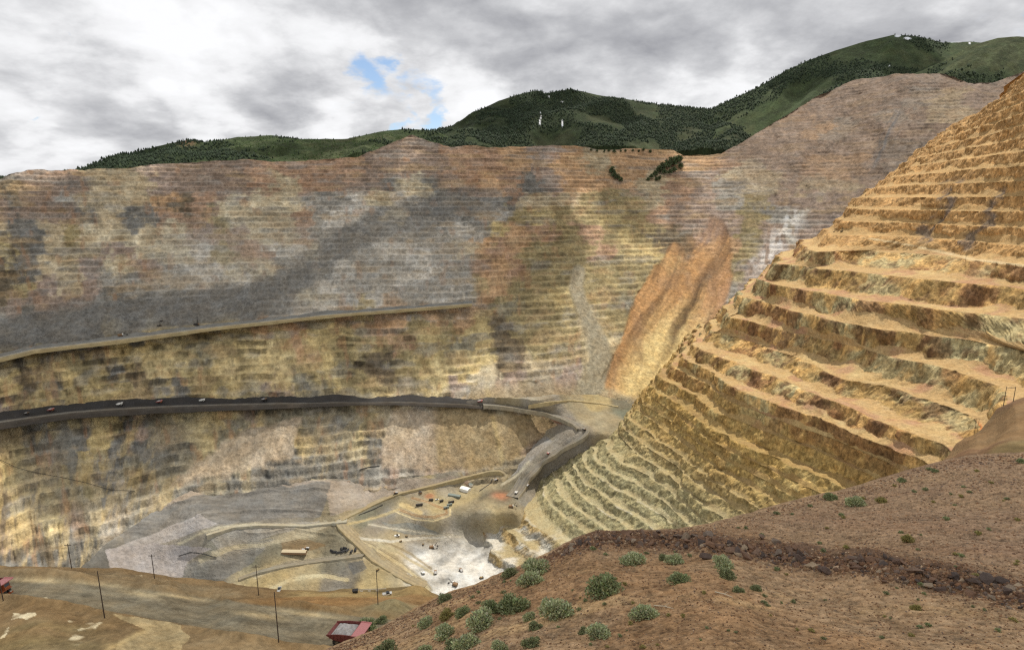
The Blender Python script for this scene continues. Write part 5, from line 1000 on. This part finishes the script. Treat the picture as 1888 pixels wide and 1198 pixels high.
    def pickup(px, py, rz, mat, lab, s=1.0):
        r = empty('pickup'); put(r, px, py, rz); r.scale = (s,)*3; b = MB(); b.box(-2.7, 2.7, -1.0, 1.0, .5, 1.15); b.box(-2.7, -.6, -1.0, -.9, 1.15, 1.5); b.box(-2.7, -.6, .9, 1.0, 1.15, 1.5); b.build('body', mat, r)
        c = MB(); c.prism([(-.6, 1.15), (1.5, 1.15), (.9, 1.95), (-.5, 1.95)], -.95, .95); c.build('cab', M_GLASS, r)
        for x in (-1.7, 1.7):
            for y in (-1.0, .75): w = MB(); w.lathe([(0, .1), (0, .42), (.25, .42), (.25, .1)], (x, y, .42), n=12); w.build('wheel', M_RUBBER, r)
        tag(r, lab, 'pickup')
    pickup(714, 1096, 20, M_WHITE, 'white pickup at the right end of the pipe on the lower terrace', .55); pickup(515, 1088, 100, M_WHITE, 'white pickup at the brink of the rusty terrace', .5); pickup(732, 988, 20, M_WHITE, 'white vehicle on the grey bench above the white floor', 1.8); pickup(806, 921, 20, M_WHITE, 'pickup parked between the camp trailers', 1.3)
    # --- things on the lower terrace
    p = MB(); a = drape(655, 1091); c = drape(712, 1088); a.z += .7; c.z += .7; p.tube(a, c, .16); 
    for f in (.2, .45, .7): q = a.lerp(c, f); p.box(q.x-.4, q.x+.4, q.y-.5, q.y+.5, q.z-1.0, q.z-.25)
    tag(p.build('pipe', M_PALE), 'pale pipe lying on blocks along the lower terrace', 'pipe')
    r = empty('pump_house'); put(r, 655, 1092, 10); r.scale = (.5,)*3; b = MB(); b.box(-1.6, 1.6, -1.2, 1.2, 0, 1.9); b.build('wall', M_BLACK, r); b = MB(); b.box(-1.8, 1.8, -1.4, 1.4, 1.9, 2.1); b.build('roof', M_DARKSTEEL, r); tag(r, 'black pump box at the left end of the pale pipe', 'pump box')
    # --- equipment dump on the floor
    eq = [(617, 1018), (624, 1019), (633, 1017), (640, 1015), (648, 1017), (655, 1014), (630, 1013), (612, 1016), (636, 1011)]
    pb = None
    for i, (px, py) in enumerate(eq):
        if pb is None:
            b = MB()
            for k in range(3):
                for j in range(4-k): b.tube((-4, (j-1.5+k*.5)*1.15, .6+k*1.0), (4, (j-1.5+k*.5)*1.15, .6+k*1.0), .55, n=10)
            pb = b.build('pipe_stack', M_BLACK); o = pb
        else: o = pb.copy(); C.objects.link(o)
        put(o, px, py, 20*i); tag(o, 'dark stack of pipes in the jumble left of the curved floor road', 'pipe stack', 'pipe stacks on the pit floor')
    # --- cables strung over the lower left of the wall, and hose lines
    def cable(pts, r, lab, mat, lift=1.0, name='cable'):
        L = resample(pts, 40); b = MB(); q = [drape(*p)+Vector((0, -1, lift)) for p in L]
        for u, v in zip(q[:-1], q[1:]): b.tube(u, v, r, n=5, caps=False)
        tag(b.build(name, mat), lab, name)
    cable([(0, 848), (30, 862), (60, 871), (110, 880), (160, 891), (205, 904), (250, 906)], .45, 'dark cable sagging down the yellow wall at the lower left', M_BLACK, 2)
    cable([(663, 866), (680, 861), (700, 859)], .9, 'short black hose at the foot of the brown scree', M_BLACK, 1, 'hose'); cable([(662, 949), (690, 938), (706, 930)], .7, 'black hose from the dozer up the bank by the road fork', M_BLACK, 1, 'hose')
    cable([(884, 905), (905, 890), (908, 882)], .7, 'black hose along the loop road left of the ramp', M_BLACK, 1, 'hose'); cable([(330, 1025), (352, 1018), (375, 1021), (400, 1028)], .8, 'dark conveyor line zigzagging below the lilac dump', M_BLACK, 1, 'conveyor')
# ================================================================== POLES
def pole(base, top, arm, lab, hframe=False, group=None):
    b = drape(*base); h = 3.0
    for _ in range(60):
        x, y = pxcoords(np.array([b.x, b.y, b.z+h]))
        if y <= top[1]: break
        h += .25
    r = empty('utility_pole', b); w = max(.13, h*.011)
    for dx in ((-1.6, 1.6) if hframe else (0,)):
        m = MB(); m.tube((dx, 0, -1), (dx, 0, h), w, w*.7, n=9); m.build('pole', M_WOOD, r)
    if arm:
        m = MB(); L = h*.13*(1.7 if hframe else 1); m.box(-L, L, -w*.5, w*.5, h*.93, h*.93+w*1.2); m.build('crossarm', M_WOOD, r)
        for x in (-L*.9, 0, L*.9): q = MB(); q.tube((x, 0, h*.93+w), (x, 0, h*.93+w*3), w*.4, w*.25, n=6); q.build('insulator', M_LAMP, r)
    return tag(r, lab, 'utility pole', group)
def poles():
    pole((6, 1107), (1, 1062), False, 'dark pole at the left edge in front of the pink topped truck'); pole((193, 1139), (183, 1053), False, 'tall bare pole on the near side of the dirt road, left one'); pole((514, 1183), (504, 1092), False, 'tall bare pole on the near side of the dirt road, right one')
    pole((132, 1047), (122, 1003), True, 'short pole at the left end of the rusty terrace brink'); pole((285, 1066), (278, 1022), True, 'pole with a crossarm above the brown heaps beside the road'); pole((477, 1097), (471, 1042), True, 'pole with a crossarm on the rusty terrace left of the white pickup'); pole((697, 1114), (693, 1053), False, 'bare pole beside the grey green mound and the pale pipe')
    pole((1799, 797), (1799, 770), True, 'pole with a crossarm standing on the orange patch of the right wall', True); pole((1859, 744), (1858, 714), True, 'two legged pole on the pink bench at the far right', True); pole((1742, 843), (1742, 826), True, 'small pole on the bench just above the brown slope'); pole((1780, 482), (1780, 460), False, 'thin pole beside the pale ledge road high on the right wall')
# ================================================================== PLANTS
def leaf_blob(name, lumps, nleaf, size, mat, parent=None, seed=0, up=.35):
    """many small leaf faces through the volume of several lumps"""
    r = np.random.default_rng(seed); L = np.array(lumps); wgt = L[:, 3]**2; k = r.choice(len(L), nleaf, p=wgt/wgt.sum())
    d = r.normal(0, 1, (nleaf, 3)); d[:, 2] = np.abs(d[:, 2])*.9-.15*r.random(nleaf); d /= np.linalg.norm(d, axis=1, keepdims=True)
    rad = L[k, 3]*(r.random(nleaf)**.45); c = L[k, :3]+d*rad[:, None]*np.array([1, 1, .85]); c[:, 2] = np.maximum(c[:, 2], size*.3)
    ax = d+r.normal(0, .45, (nleaf, 3)); ax[:, 2] += up; ax /= np.linalg.norm(ax, axis=1, keepdims=True)
    sd = np.cross(ax, r.normal(0, 1, (nleaf, 3))); sd /= np.linalg.norm(sd, axis=1, keepdims=True)
    ln = (size*r.uniform(.7, 1.7, nleaf))[:, None]; wd = ln*.26
    V = np.stack([c-sd*wd*.5, c+sd*wd*.5, c+ax*ln*.55+sd*wd, c+ax*ln, c+ax*ln*.55-sd*wd], 1).reshape(-1, 3)
    me = bpy.data.meshes.new(name); me.vertices.add(len(V)); me.vertices.foreach_set('co', V.astype(np.float32).ravel()); n = nleaf
    me.loops.add(n*5); me.loops.foreach_set('vertex_index', np.arange(n*5).astype(np.int32)); me.polygons.add(n); me.polygons.foreach_set('loop_start', (np.arange(n)*5).astype(np.int32)); me.update(calc_edges=True)
    col = np.repeat(r.uniform(.6, 1.4, (n, 1))*(1+r.normal(0, .06, (n, 3))), 5, 0); f = np.ones((len(V), 4), np.float32); f[:, :3] = col; me.attributes.new('Col', 'FLOAT_COLOR', 'POINT').data.foreach_set('color', f.ravel())
    me.materials.append(mat); o = bpy.data.objects.new(name, me); C.objects.link(o)
    if parent: o.parent = parent
    return o
def sagebrush_proto(seed, mat, dens=2900):
    r = random.Random(seed); root = empty('sagebrush'); lumps = []
    for i in range(9):
        a = r.random()*6.28; q = r.random()**.6*.34; lumps.append((math.cos(a)*q, math.sin(a)*q, r.uniform(.06, .36)*(1-q*.8), r.uniform(.15, .25)))
    lumps.append((0, 0, .26, .28)); lumps.append((.1, -.1, .1, .3)); lumps.append((-.1, .08, .1, .3)); leaf_blob('foliage', lumps, dens, .055, mat, root, seed)
    s = MB()
    for i in range(9):
        a = r.random()*6.28; q = r.uniform(.12, .34); s.tube((0, 0, -.05), (math.cos(a)*q*.5, math.sin(a)*q*.5, .2), .02, .013, n=5, caps=False); s.tube((math.cos(a)*q*.5, math.sin(a)*q*.5, .2), (math.cos(a)*q, math.sin(a)*q, r.uniform(.3, .55)), .013, .004, n=5, caps=False)
    s.build('stem', M_WOOD, root); return root
BUSHES = [(941, 1053, 28, 'g', 'sagebrush on the brink of the slope below the white floor'), (987, 1043, 50, 's', 'large sagebrush behind another on the slope brink'), (976, 1064, 44, 's', 'sagebrush in front of the large one at the slope brink'), (1167, 1026, 42, 's', 'pale sagebrush against the left end of the rock berm'), (1111, 1077, 58, 'd', 'biggest round sagebrush alone on the rusty soil'),
  (1028, 1119, 55, 's', 'broad sagebrush alone below the biggest one'), (946, 1110, 52, 'd', 'tall sagebrush touching a smaller one on its left'), (905, 1116, 36, 'd', 'smaller sagebrush leaning on the tall one'), (887, 1140, 54, 's', 'wide sagebrush with a yellowish right side'), (853, 1125, 28, 'd', 'small dark sagebrush left of the leaning pair'), (824, 1131, 26, 'y', 'olive brown bush beside the small dark sagebrush'), (818, 1100, 26, 'g', 'green bush on the brink below the brown terrace cliff'),
  (785, 1147, 28, 's', 'small sagebrush high on the left flank of the slope'), (819, 1161, 36, 's', 'sagebrush halfway down the left flank of the slope'), (975, 1136, 22, 's', 'little grey sagebrush above a greener one'), (986, 1152, 22, 'g', 'little green bush below a grey sagebrush'), (1102, 1159, 40, 's', 'sagebrush with a small green bush at its left'), (1076, 1161, 18, 'g', 'small green bush left of a sagebrush near the bottom edge'), (1185, 1126, 44, 's', 'sagebrush right of centre beside the left pale stick'),
  (980, 1184, 28, 'g', 'small green sagebrush close to the bottom edge'), (862, 1180, 44, 's', 'sagebrush at the bottom edge, upper right of a cluster'), (842, 1190, 40, 'g', 'greener sagebrush at the bottom edge, left of a cluster'), (923, 1193, 30, 's', 'sagebrush cut by the bottom edge, right of the cluster'), (713, 1191, 36, 'g', 'bright green bush at the bottom left of the slope'), (675, 1154, 38, 'd', 'dark sagebrush in front of the red truck cab'), (704, 1141, 20, 'g', 'small green bush beside the sagebrush that hides the truck'), (780, 1197, 26, 's', 'sagebrush cut by the bottom edge left of the cluster'),
  (1334, 1034, 38, 's', 'pale sagebrush below the rock berm, upper of two'), (1340, 1056, 30, 'g', 'green sagebrush below the rock berm, lower of two'), (1243, 1029, 30, 's', 'sagebrush half among the berm rocks'), (1223, 1027, 18, 'g', 'small bush left of the one among the berm rocks'), (1251, 1063, 34, 'd', 'dark green sagebrush under the berm, on its own'), (1530, 915, 20, 'd', 'round green bush on the skyline, middle of three'), (1482, 924, 18, 'd', 'round green bush on the skyline, leftmost of three'), (1579, 923, 30, 's', 'largest bush near the skyline, right of three'), (1626, 921, 17, 'y', 'yellow green bush right of the largest skyline bush'),
  (1723, 867, 10, 'd', 'tiny dark bush on the skyline below the right benches'), (1662, 884, 13, 'd', 'small dark bush on the skyline between two tiny ones'), (1884, 849, 13, 'd', 'dark bush on the skyline at the right edge'), (1672, 993, 18, 'y', 'brownish bush on the open gravel right of centre'), (1393, 1082, 17, 'g', 'small green bush right of the pale stick'), (1360, 1085, 18, 'g', 'low green bush just above the right pale stick'), (1688, 1119, 16, 'y', 'small brownish bush below the right part of the berm')]
def plants(MV):
    M = dict(s=leaf_mat('sage_leaf', (132, 136, 104), .52), d=leaf_mat('dark_sage_leaf', (114, 120, 86), .55), g=leaf_mat('green_leaf', (112, 116, 84), .6), y=leaf_mat('dry_leaf', (124, 116, 72), .6))
    protos = {k: [sagebrush_proto(30+i+ord(k), m) for i in range(2)] for k, m in M.items()}
    used = set()
    for i, (px, py, w, k, lab) in enumerate(BUSHES):
        g = drape(px, py+w*.30); p = protos[k][i % 2]
        if p.name in used: o = empty('sagebrush'); copy_kids(p, o)
        else: o = p; used.add(p.name)
        s = w*.98*g.length/F/.86; o.location = g-Vector((0, 0, .08*s)); o.scale = (s, s*random.uniform(.9, 1.1), s*random.uniform(.92, 1.15)); o.rotation_euler = (0, 0, random.random()*6.28); tag(o, lab, 'bush', 'bushes on the near slope')
    for k in protos:
        for p in protos[k]:
            if p.name not in used:
                for c in list(p.children): bpy.data.objects.remove(c)
                bpy.data.objects.remove(p)
    # small weeds scattered over the gravel
    tuft = [leaf_blob('weed', [(0, 0, .05, .16), (.12, .03, .04, .1), (-.1, .06, .04, .1)], 170, .07, M[k], None, 90+i, .8) for i, k in enumerate(('g', 'y', 'd'))]
    r = random.Random(5); n = 0
    while n < 120:
        px, py = r.uniform(760, 1888), r.uniform(860, 1198)
        if py < np.interp(px, *np.array(MD_EDGE, float).T)+6 or abs(py-np.interp(px, *np.array(BERM, float).T)) < 16: continue
        g = drape(px, py)
        if g is None or g.length > 80: continue
        o = tuft[n] if n < 3 else bpy.data.objects.new('weed', tuft[n % 3].data)
        if n >= 3: C.objects.link(o)
        s = r.uniform(4, 10)*g.length/F/.4; o.location = g; o.scale = (s, s, s*r.uniform(.7, 1.1)); o.rotation_euler = (0, 0, r.random()*6); tag(o, 'tiny weed growing out of the brown gravel of the near slope', 'weed', 'weeds on the near slope'); n += 1
    # two bleached sticks
    for a, b, lab in (((1206, 1117), (1242, 1123), 'pale stick lying right of a sagebrush'), ((1318, 1092), (1351, 1102), 'pale stick lying below two green bushes')):
        p, q = drape(*a), drape(*b); m = MB(); mid = p.lerp(q, .55)+Vector((0, .04, .03)); m.tube(p+Vector((0, 0, .03)), mid, .016, .014, n=6); m.tube(mid, q+Vector((0, 0, .03)), .014, .008, n=6); m.tube(mid, mid.lerp(q, .4)+Vector((.05, .08, .09)), .008, .004, n=5)
        tag(m.build('stick', M_PALE), lab, 'stick')
    # trees on the far rim
    tp = []
    for i in range(3):
        r0 = random.Random(70+i); root = empty('rim_tree'); lumps = [(r0.uniform(-.16, .16), r0.uniform(-.16, .16), .25+.6*j/6, .26*(1-.1*j)+.02) for j in range(7)]; leaf_blob('crown', lumps, 260, .17, M_CONIFER_LEAF, root, 70+i); s = MB(); s.tube((0, 0, -.1), (0, 0, .5), .05, .02, n=6); s.build('trunk', M_WOOD, root); tp.append(root)
    T = [(1128, 322, 12), (1132, 328, 9), (1138, 332, 10), (1145, 336, 8), (1200, 330, 8), (1208, 326, 10), (1215, 320, 12), (1222, 315, 13), (1230, 312, 15), (1238, 308, 15), (1246, 303, 13), (1252, 300, 12), (1225, 322, 9), (1242, 318, 9), (1255, 312, 10), (1216, 332, 7), (1235, 322, 9), (1195, 334, 6), (1210, 334, 7)]
    T += [(1092+i*10.5+random.uniform(-2, 2), 281+random.uniform(-2, 2), random.uniform(4, 6)) for i in range(11)]
    for i, (px, py, h) in enumerate(T):
        g = drape(px, py)
        if i < 3: o = tp[i]
        else: o = empty('rim_tree'); copy_kids(tp[i % 3], o)
        s = h*1.05*g.length/F; o.location = g; o.scale = (s*1.25, s*1.25, s); o.rotation_euler = (0, 0, random.random()*6)
        if i < 4: tag(o, 'dark tree in the little file of four on the tan spur', 'tree', 'file of trees on the tan spur')
        elif i < 19: tag(o, 'dark bushy tree in the clump at the notch of the far rim', 'tree', 'clump of trees at the rim notch')
        else: tag(o, 'tiny tree in the row along the orange rim', 'tree', 'row of trees on the orange rim')
# ================================================================== ROCKS
def rocks(MV):
    m = bpy.data.materials.new('berm_rock'); m.use_nodes = True; t = NT(m.node_tree); oi = t.new('ShaderNodeObjectInfo'); co = t.new('ShaderNodeTexCoord').outputs['Object']; n = t.noise(co, 3, 5, .7)
    rp = t.new('ShaderNodeValToRGB'); t.l.new(oi.outputs['Random'], rp.inputs[0]); e = rp.color_ramp.elements; e[0].color = (*lin((58, 48, 42))/.62, 1); e[1].color = (*lin((140, 122, 98))/.62, 1)
    for q, c in ((.35, (74, 58, 48)), (.6, (100, 74, 54)), (.82, (86, 74, 64))): k = e.new(q); k.color = (*lin(c)/.62, 1)
    bs = t.new('ShaderNodeBsdfPrincipled'); t.l.new(t.vmath('MULTIPLY', rp.outputs[0], t.math('ADD', t.math('MULTIPLY', n, 1.1), .45)), bs.inputs['Base Color']); bs.inputs['Roughness'].default_value = .85
    bp = t.new('ShaderNodeBump'); bp.inputs['Distance'].default_value = .08; t.l.new(n, bp.inputs['Height']); t.l.new(bp.outputs[0], bs.inputs['Normal'])
    o = t.new('ShaderNodeOutputMaterial'); t.l.new(bs.outputs[0], o.inputs[0])
    hulls = []
    for i in range(10):
        r = np.random.default_rng(40+i); bm = bmesh.new()
        for p in r.normal(0, 1, (11, 3)): p = p/np.linalg.norm(p)*r.uniform(.7, 1.0)*np.array([1, .8, .62]); bm.verts.new(p*.5)
        h = bmesh.ops.convex_hull(bm, input=bm.verts); bmesh.ops.delete(bm, geom=[v for v in bm.verts if not v.link_faces], context='VERTS')
        me = bpy.data.meshes.new('boulder'); bm.to_mesh(me); bm.free(); me.materials.append(m); hulls.append(me)
    r = np.random.default_rng(77); B = np.array(BERM, float); k = 0
    while k < 300:
        px = r.uniform(1040, 1888); wid = 9+.010*(px-1000); py = np.interp(px, *B.T)+r.normal(0, 1)*wid*.75
        if py < np.interp(px, *np.array(MD_EDGE, float).T)-1: continue
        g = drape(px, py)
        if g is None or g.length > 60: continue
        w = (7+16*r.random()**2.2)*(1.15 if px > 1250 else .85); s = w*g.length/F
        ob = bpy.data.objects.new('boulder', hulls[k % 10]); C.objects.link(ob); ob.location = g+Vector((0, 0, s*r.uniform(.05, .3))); ob.scale = (s*r.uniform(.9, 1.4), s, s*r.uniform(.8, 1.25)); ob.rotation_euler = (r.uniform(-.5, .5), r.uniform(-.5, .5), r.uniform(0, 6.28))
        tag(ob, 'dark angular rock in the rubble berm across the brown slope', 'rock', 'rocks of the rubble berm'); k += 1
    # the small rubble and gravel nobody could count
    N = 60000; n, mm = MV.shape[:2]; ii = r.integers(4, n-2, N*4); jj = r.integers(0, mm-1, N*4); P = MV[ii, jj]; px, py = pxcoords(P)
    bm_ = np.abs(py-np.interp(px, *B.T))/(12+.012*np.maximum(px-1000, 0)); ed = py-np.interp(px, *np.array(MD_EDGE, float).T)
    dens = .10+.9*np.exp(-bm_**2)*smooth(1000, 1070, px)+.35*np.exp(-((ed-8)/14)**2)+.25*np.clip(fbm(P[:, 0]*.4, P[:, 1]*.4, 0*px, 4, 900), 0, 1)
    ok = (r.random(N*4) < dens) & (px > 520) & (px < 1990) & (py < 1240); P = P[ok][:N]; px = px[ok][:N]; bm_ = bm_[ok][:N]; N = len(P)
    d = np.linalg.norm(P, axis=1); s = (r.uniform(1.1, 3.2, N)*(1+2.6*np.exp(-bm_**2)*r.random(N)))*d/F*.62
    base = np.array([[1, 0, 0], [-.9, .2, .1], [0, 1, .1], [.1, -.9, 0], [.1, .1, .75], [-.2, 0, -.6]]); fc = np.array([[0, 2, 4], [2, 1, 4], [1, 3, 4], [3, 0, 4], [2, 0, 5], [1, 2, 5], [3, 1, 5], [0, 3, 5]])
    v = base[None]*r.uniform(.6, 1.3, (N, 6, 3)); a = r.uniform(0, 6.28, N); ca, sa = np.cos(a)[:, None], np.sin(a)[:, None]; v = np.stack([v[..., 0]*ca-v[..., 1]*sa, v[..., 0]*sa+v[..., 1]*ca, v[..., 2]], -1)*s[:, None, None]+(P+rng.normal(0, .02, P.shape)*[1, 1, 0])[:, None]
    V = v.reshape(-1, 3); Fc = (fc[None]+np.arange(N)[:, None, None]*6).reshape(-1, 3); me = bpy.data.meshes.new('gravel'); me.vertices.add(len(V)); me.vertices.foreach_set('co', V.astype(np.float32).ravel()); me.loops.add(len(Fc)*3); me.loops.foreach_set('vertex_index', Fc.ravel().astype(np.int32)); me.polygons.add(len(Fc)); me.polygons.foreach_set('loop_start', (np.arange(len(Fc))*3).astype(np.int32)); me.update(calc_edges=True)
    pal = np.array([lin(c) for c in ((84, 64, 50), (110, 84, 62), (134, 104, 76), (104, 74, 52), (160, 138, 112), (94, 82, 74))])/.62; col = pal[r.choice(6, N, p=[.24, .24, .18, .18, .06, .10])]*r.uniform(.75, 1.25, (N, 1)); dk = np.exp(-bm_**2)[:, None]*.4; col = col*(1-dk)+dk*pal[0]
    f = np.ones((len(V), 4), np.float32); f[:, :3] = np.repeat(col, 6, 0); me.attributes.new('Col', 'FLOAT_COLOR', 'POINT').data.foreach_set('color', f.ravel()); me.materials.append(leaf_mat('gravel_stone', (255, 255, 255), 1.0, .3)); ob = bpy.data.objects.new('gravel', me); C.objects.link(ob); tag(ob, kind='stuff')
# ================================================================== BUILD
scene.cycles.transparent_max_bounces = 48
M_ROAD = rock_mat('road_dirt', 1.5, .4, .3, 0.0)
build_far_wall(); build_nose(); build_floor(); build_terrace(); build_spoil(); MV = build_mound()
M_CONIFER = leaf_mat('conifer_wood', (46, 58, 40)); M_BROAD = leaf_mat('broadleaf_wood', (66, 84, 44))
def build_hills():
    h, V, f, s = hills('green_ridge', [(-60, 345), (100, 328), (165, 311), (200, 295), (260, 278), (310, 265), (345, 258), (380, 262), (440, 253), (500, 250), (560, 257), (640, 256), (700, 243), (740, 238), (800, 240), (835, 256), (880, 285), (960, 300)], [(0, 2500), (400, 2700), (960, 2900)], [(0, 1950), (350, 2120), (760, 2380), (960, 2450)], [(0, 60), (350, 110), (760, 170), (960, 180)], 800, st_left, .35)
    forest_obj('wood', M_CONIFER, V, f*(1-s), 15000, 6, 12, 21); forest_obj('aspen_wood', M_BROAD, V, np.clip(.75-f, 0, 1), 7000, 4, 8, 22)
    h, V, f, s = hills('mountain', [(740, 290), (800, 250), (830, 236), (880, 205), (920, 186), (960, 173), (990, 167), (1015, 171), (1048, 165), (1065, 167), (1100, 175), (1150, 182), (1200, 190), (1260, 197), (1300, 200), (1360, 210), (1450, 260)], [(740, 3300), (1000, 3700), (1450, 3900)], [(740, 2500), (1100, 2700), (1450, 2800)], [(740, 190), (1100, 215), (1450, 200)], 820, st_peak, .6)
    forest_obj('wood', M_CONIFER, V, f*(1-s), 22000, 7, 13, 23)
    h, V, f, s = hills('high_mountain', [(1180, 300), (1225, 262), (1262, 232), (1300, 205), (1350, 183), (1400, 160), (1450, 130), (1490, 112), (1550, 90), (1600, 75), (1650, 64), (1690, 67), (1740, 79), (1790, 77), (1815, 79), (1900, 120), (2000, 200)], [(1180, 3300), (1500, 4100), (2000, 4300)], [(1180, 2700), (1500, 2900), (2000, 2900)], [(1180, 120), (1300, 130), (1400, 170), (1550, 300), (2000, 250)], 840, st_main, .7)
    forest_obj('wood', M_CONIFER, V, f*(1-s), 24000, 7, 13, 25)
    h, V, f, s = hills('grassy_hill', [(1640, 150), (1700, 131), (1740, 112), (1790, 84), (1840, 70), (1875, 67), (1930, 72), (2100, 110)], [(1640, 3300), (2100, 3600)], [(1640, 2800), (2100, 2800)], [(1640, 330), (2100, 260)], 860, st_right, .4)
    forest_obj('wood', M_CONIFER, V, f*(1-s), 13000, 6, 11, 27)
build_hills()

BLACK_ROAD = [(-90, 779), (0, 771), (50, 764), (130, 754), (200, 749), (300, 744), (400, 741), (500, 739), (620, 738), (740, 737), (850, 741), (900, 744)]
wall_road('ledge_road', FW_CUT, 9, [(150, 146, 134), (146, 132, 104), (108, 106, 100), (140, 136, 124), (132, 117, 84)], 2.5, .3)
wall_road('black_road', BLACK_ROAD, 13, [(104, 98, 88), (70, 64, 56), (48, 46, 44), (96, 90, 80), (58, 53, 47)], 3, .45, ((450, 640), (1, .3)))
bpy.context.view_layer.update()
road('pit_road', [(890, 744), (915, 745), (950, 749), (1000, 757), (1040, 769), (1066, 781), (1077, 792), (1070, 804), (1046, 819), (1020, 833), (990, 856), (968, 880), (956, 902), (944, 916)], 27, [(118, 112, 102), (152, 142, 120), (138, 130, 114)], 220, .8)
road('floor_road', [(925, 888), (934, 876), (926, 867), (905, 867), (850, 880), (800, 893), (730, 910), (700, 923), (655, 944), (628, 958)], 12, [(150, 136, 108), (172, 156, 118), (162, 147, 116)])
road('floor_road', [(628, 958), (632, 968), (648, 985), (668, 1003), (695, 1030), (740, 1058), (785, 1080)], 22, [(146, 132, 106), (174, 158, 120), (160, 145, 114)])
road('floor_road', [(640, 960), (600, 964), (560, 968), (480, 966), (430, 970), (380, 985)], 12, [(164, 156, 136), (172, 164, 142), (168, 160, 138)])
road('floor_road', [(672, 1022), (600, 1031), (530, 1041), (480, 1052), (440, 1066)], 12, [(130, 122, 106), (160, 150, 126), (140, 132, 114)])
road('saddle_road', [(975, 747), (1010, 741), (1050, 738), (1100, 743), (1140, 750)], 6, [(176, 158, 118), (186, 168, 126), (180, 162, 122)])
mats(); M_ORE_FAR = plain_mat('pale_ore', (170, 166, 160), .9); M_CONIFER_LEAF = leaf_mat('conifer_leaf', (72, 82, 56), .7)
bpy.context.view_layer.update()
rocks(MV); machines(); poles(); plants(MV)
build_clouds()
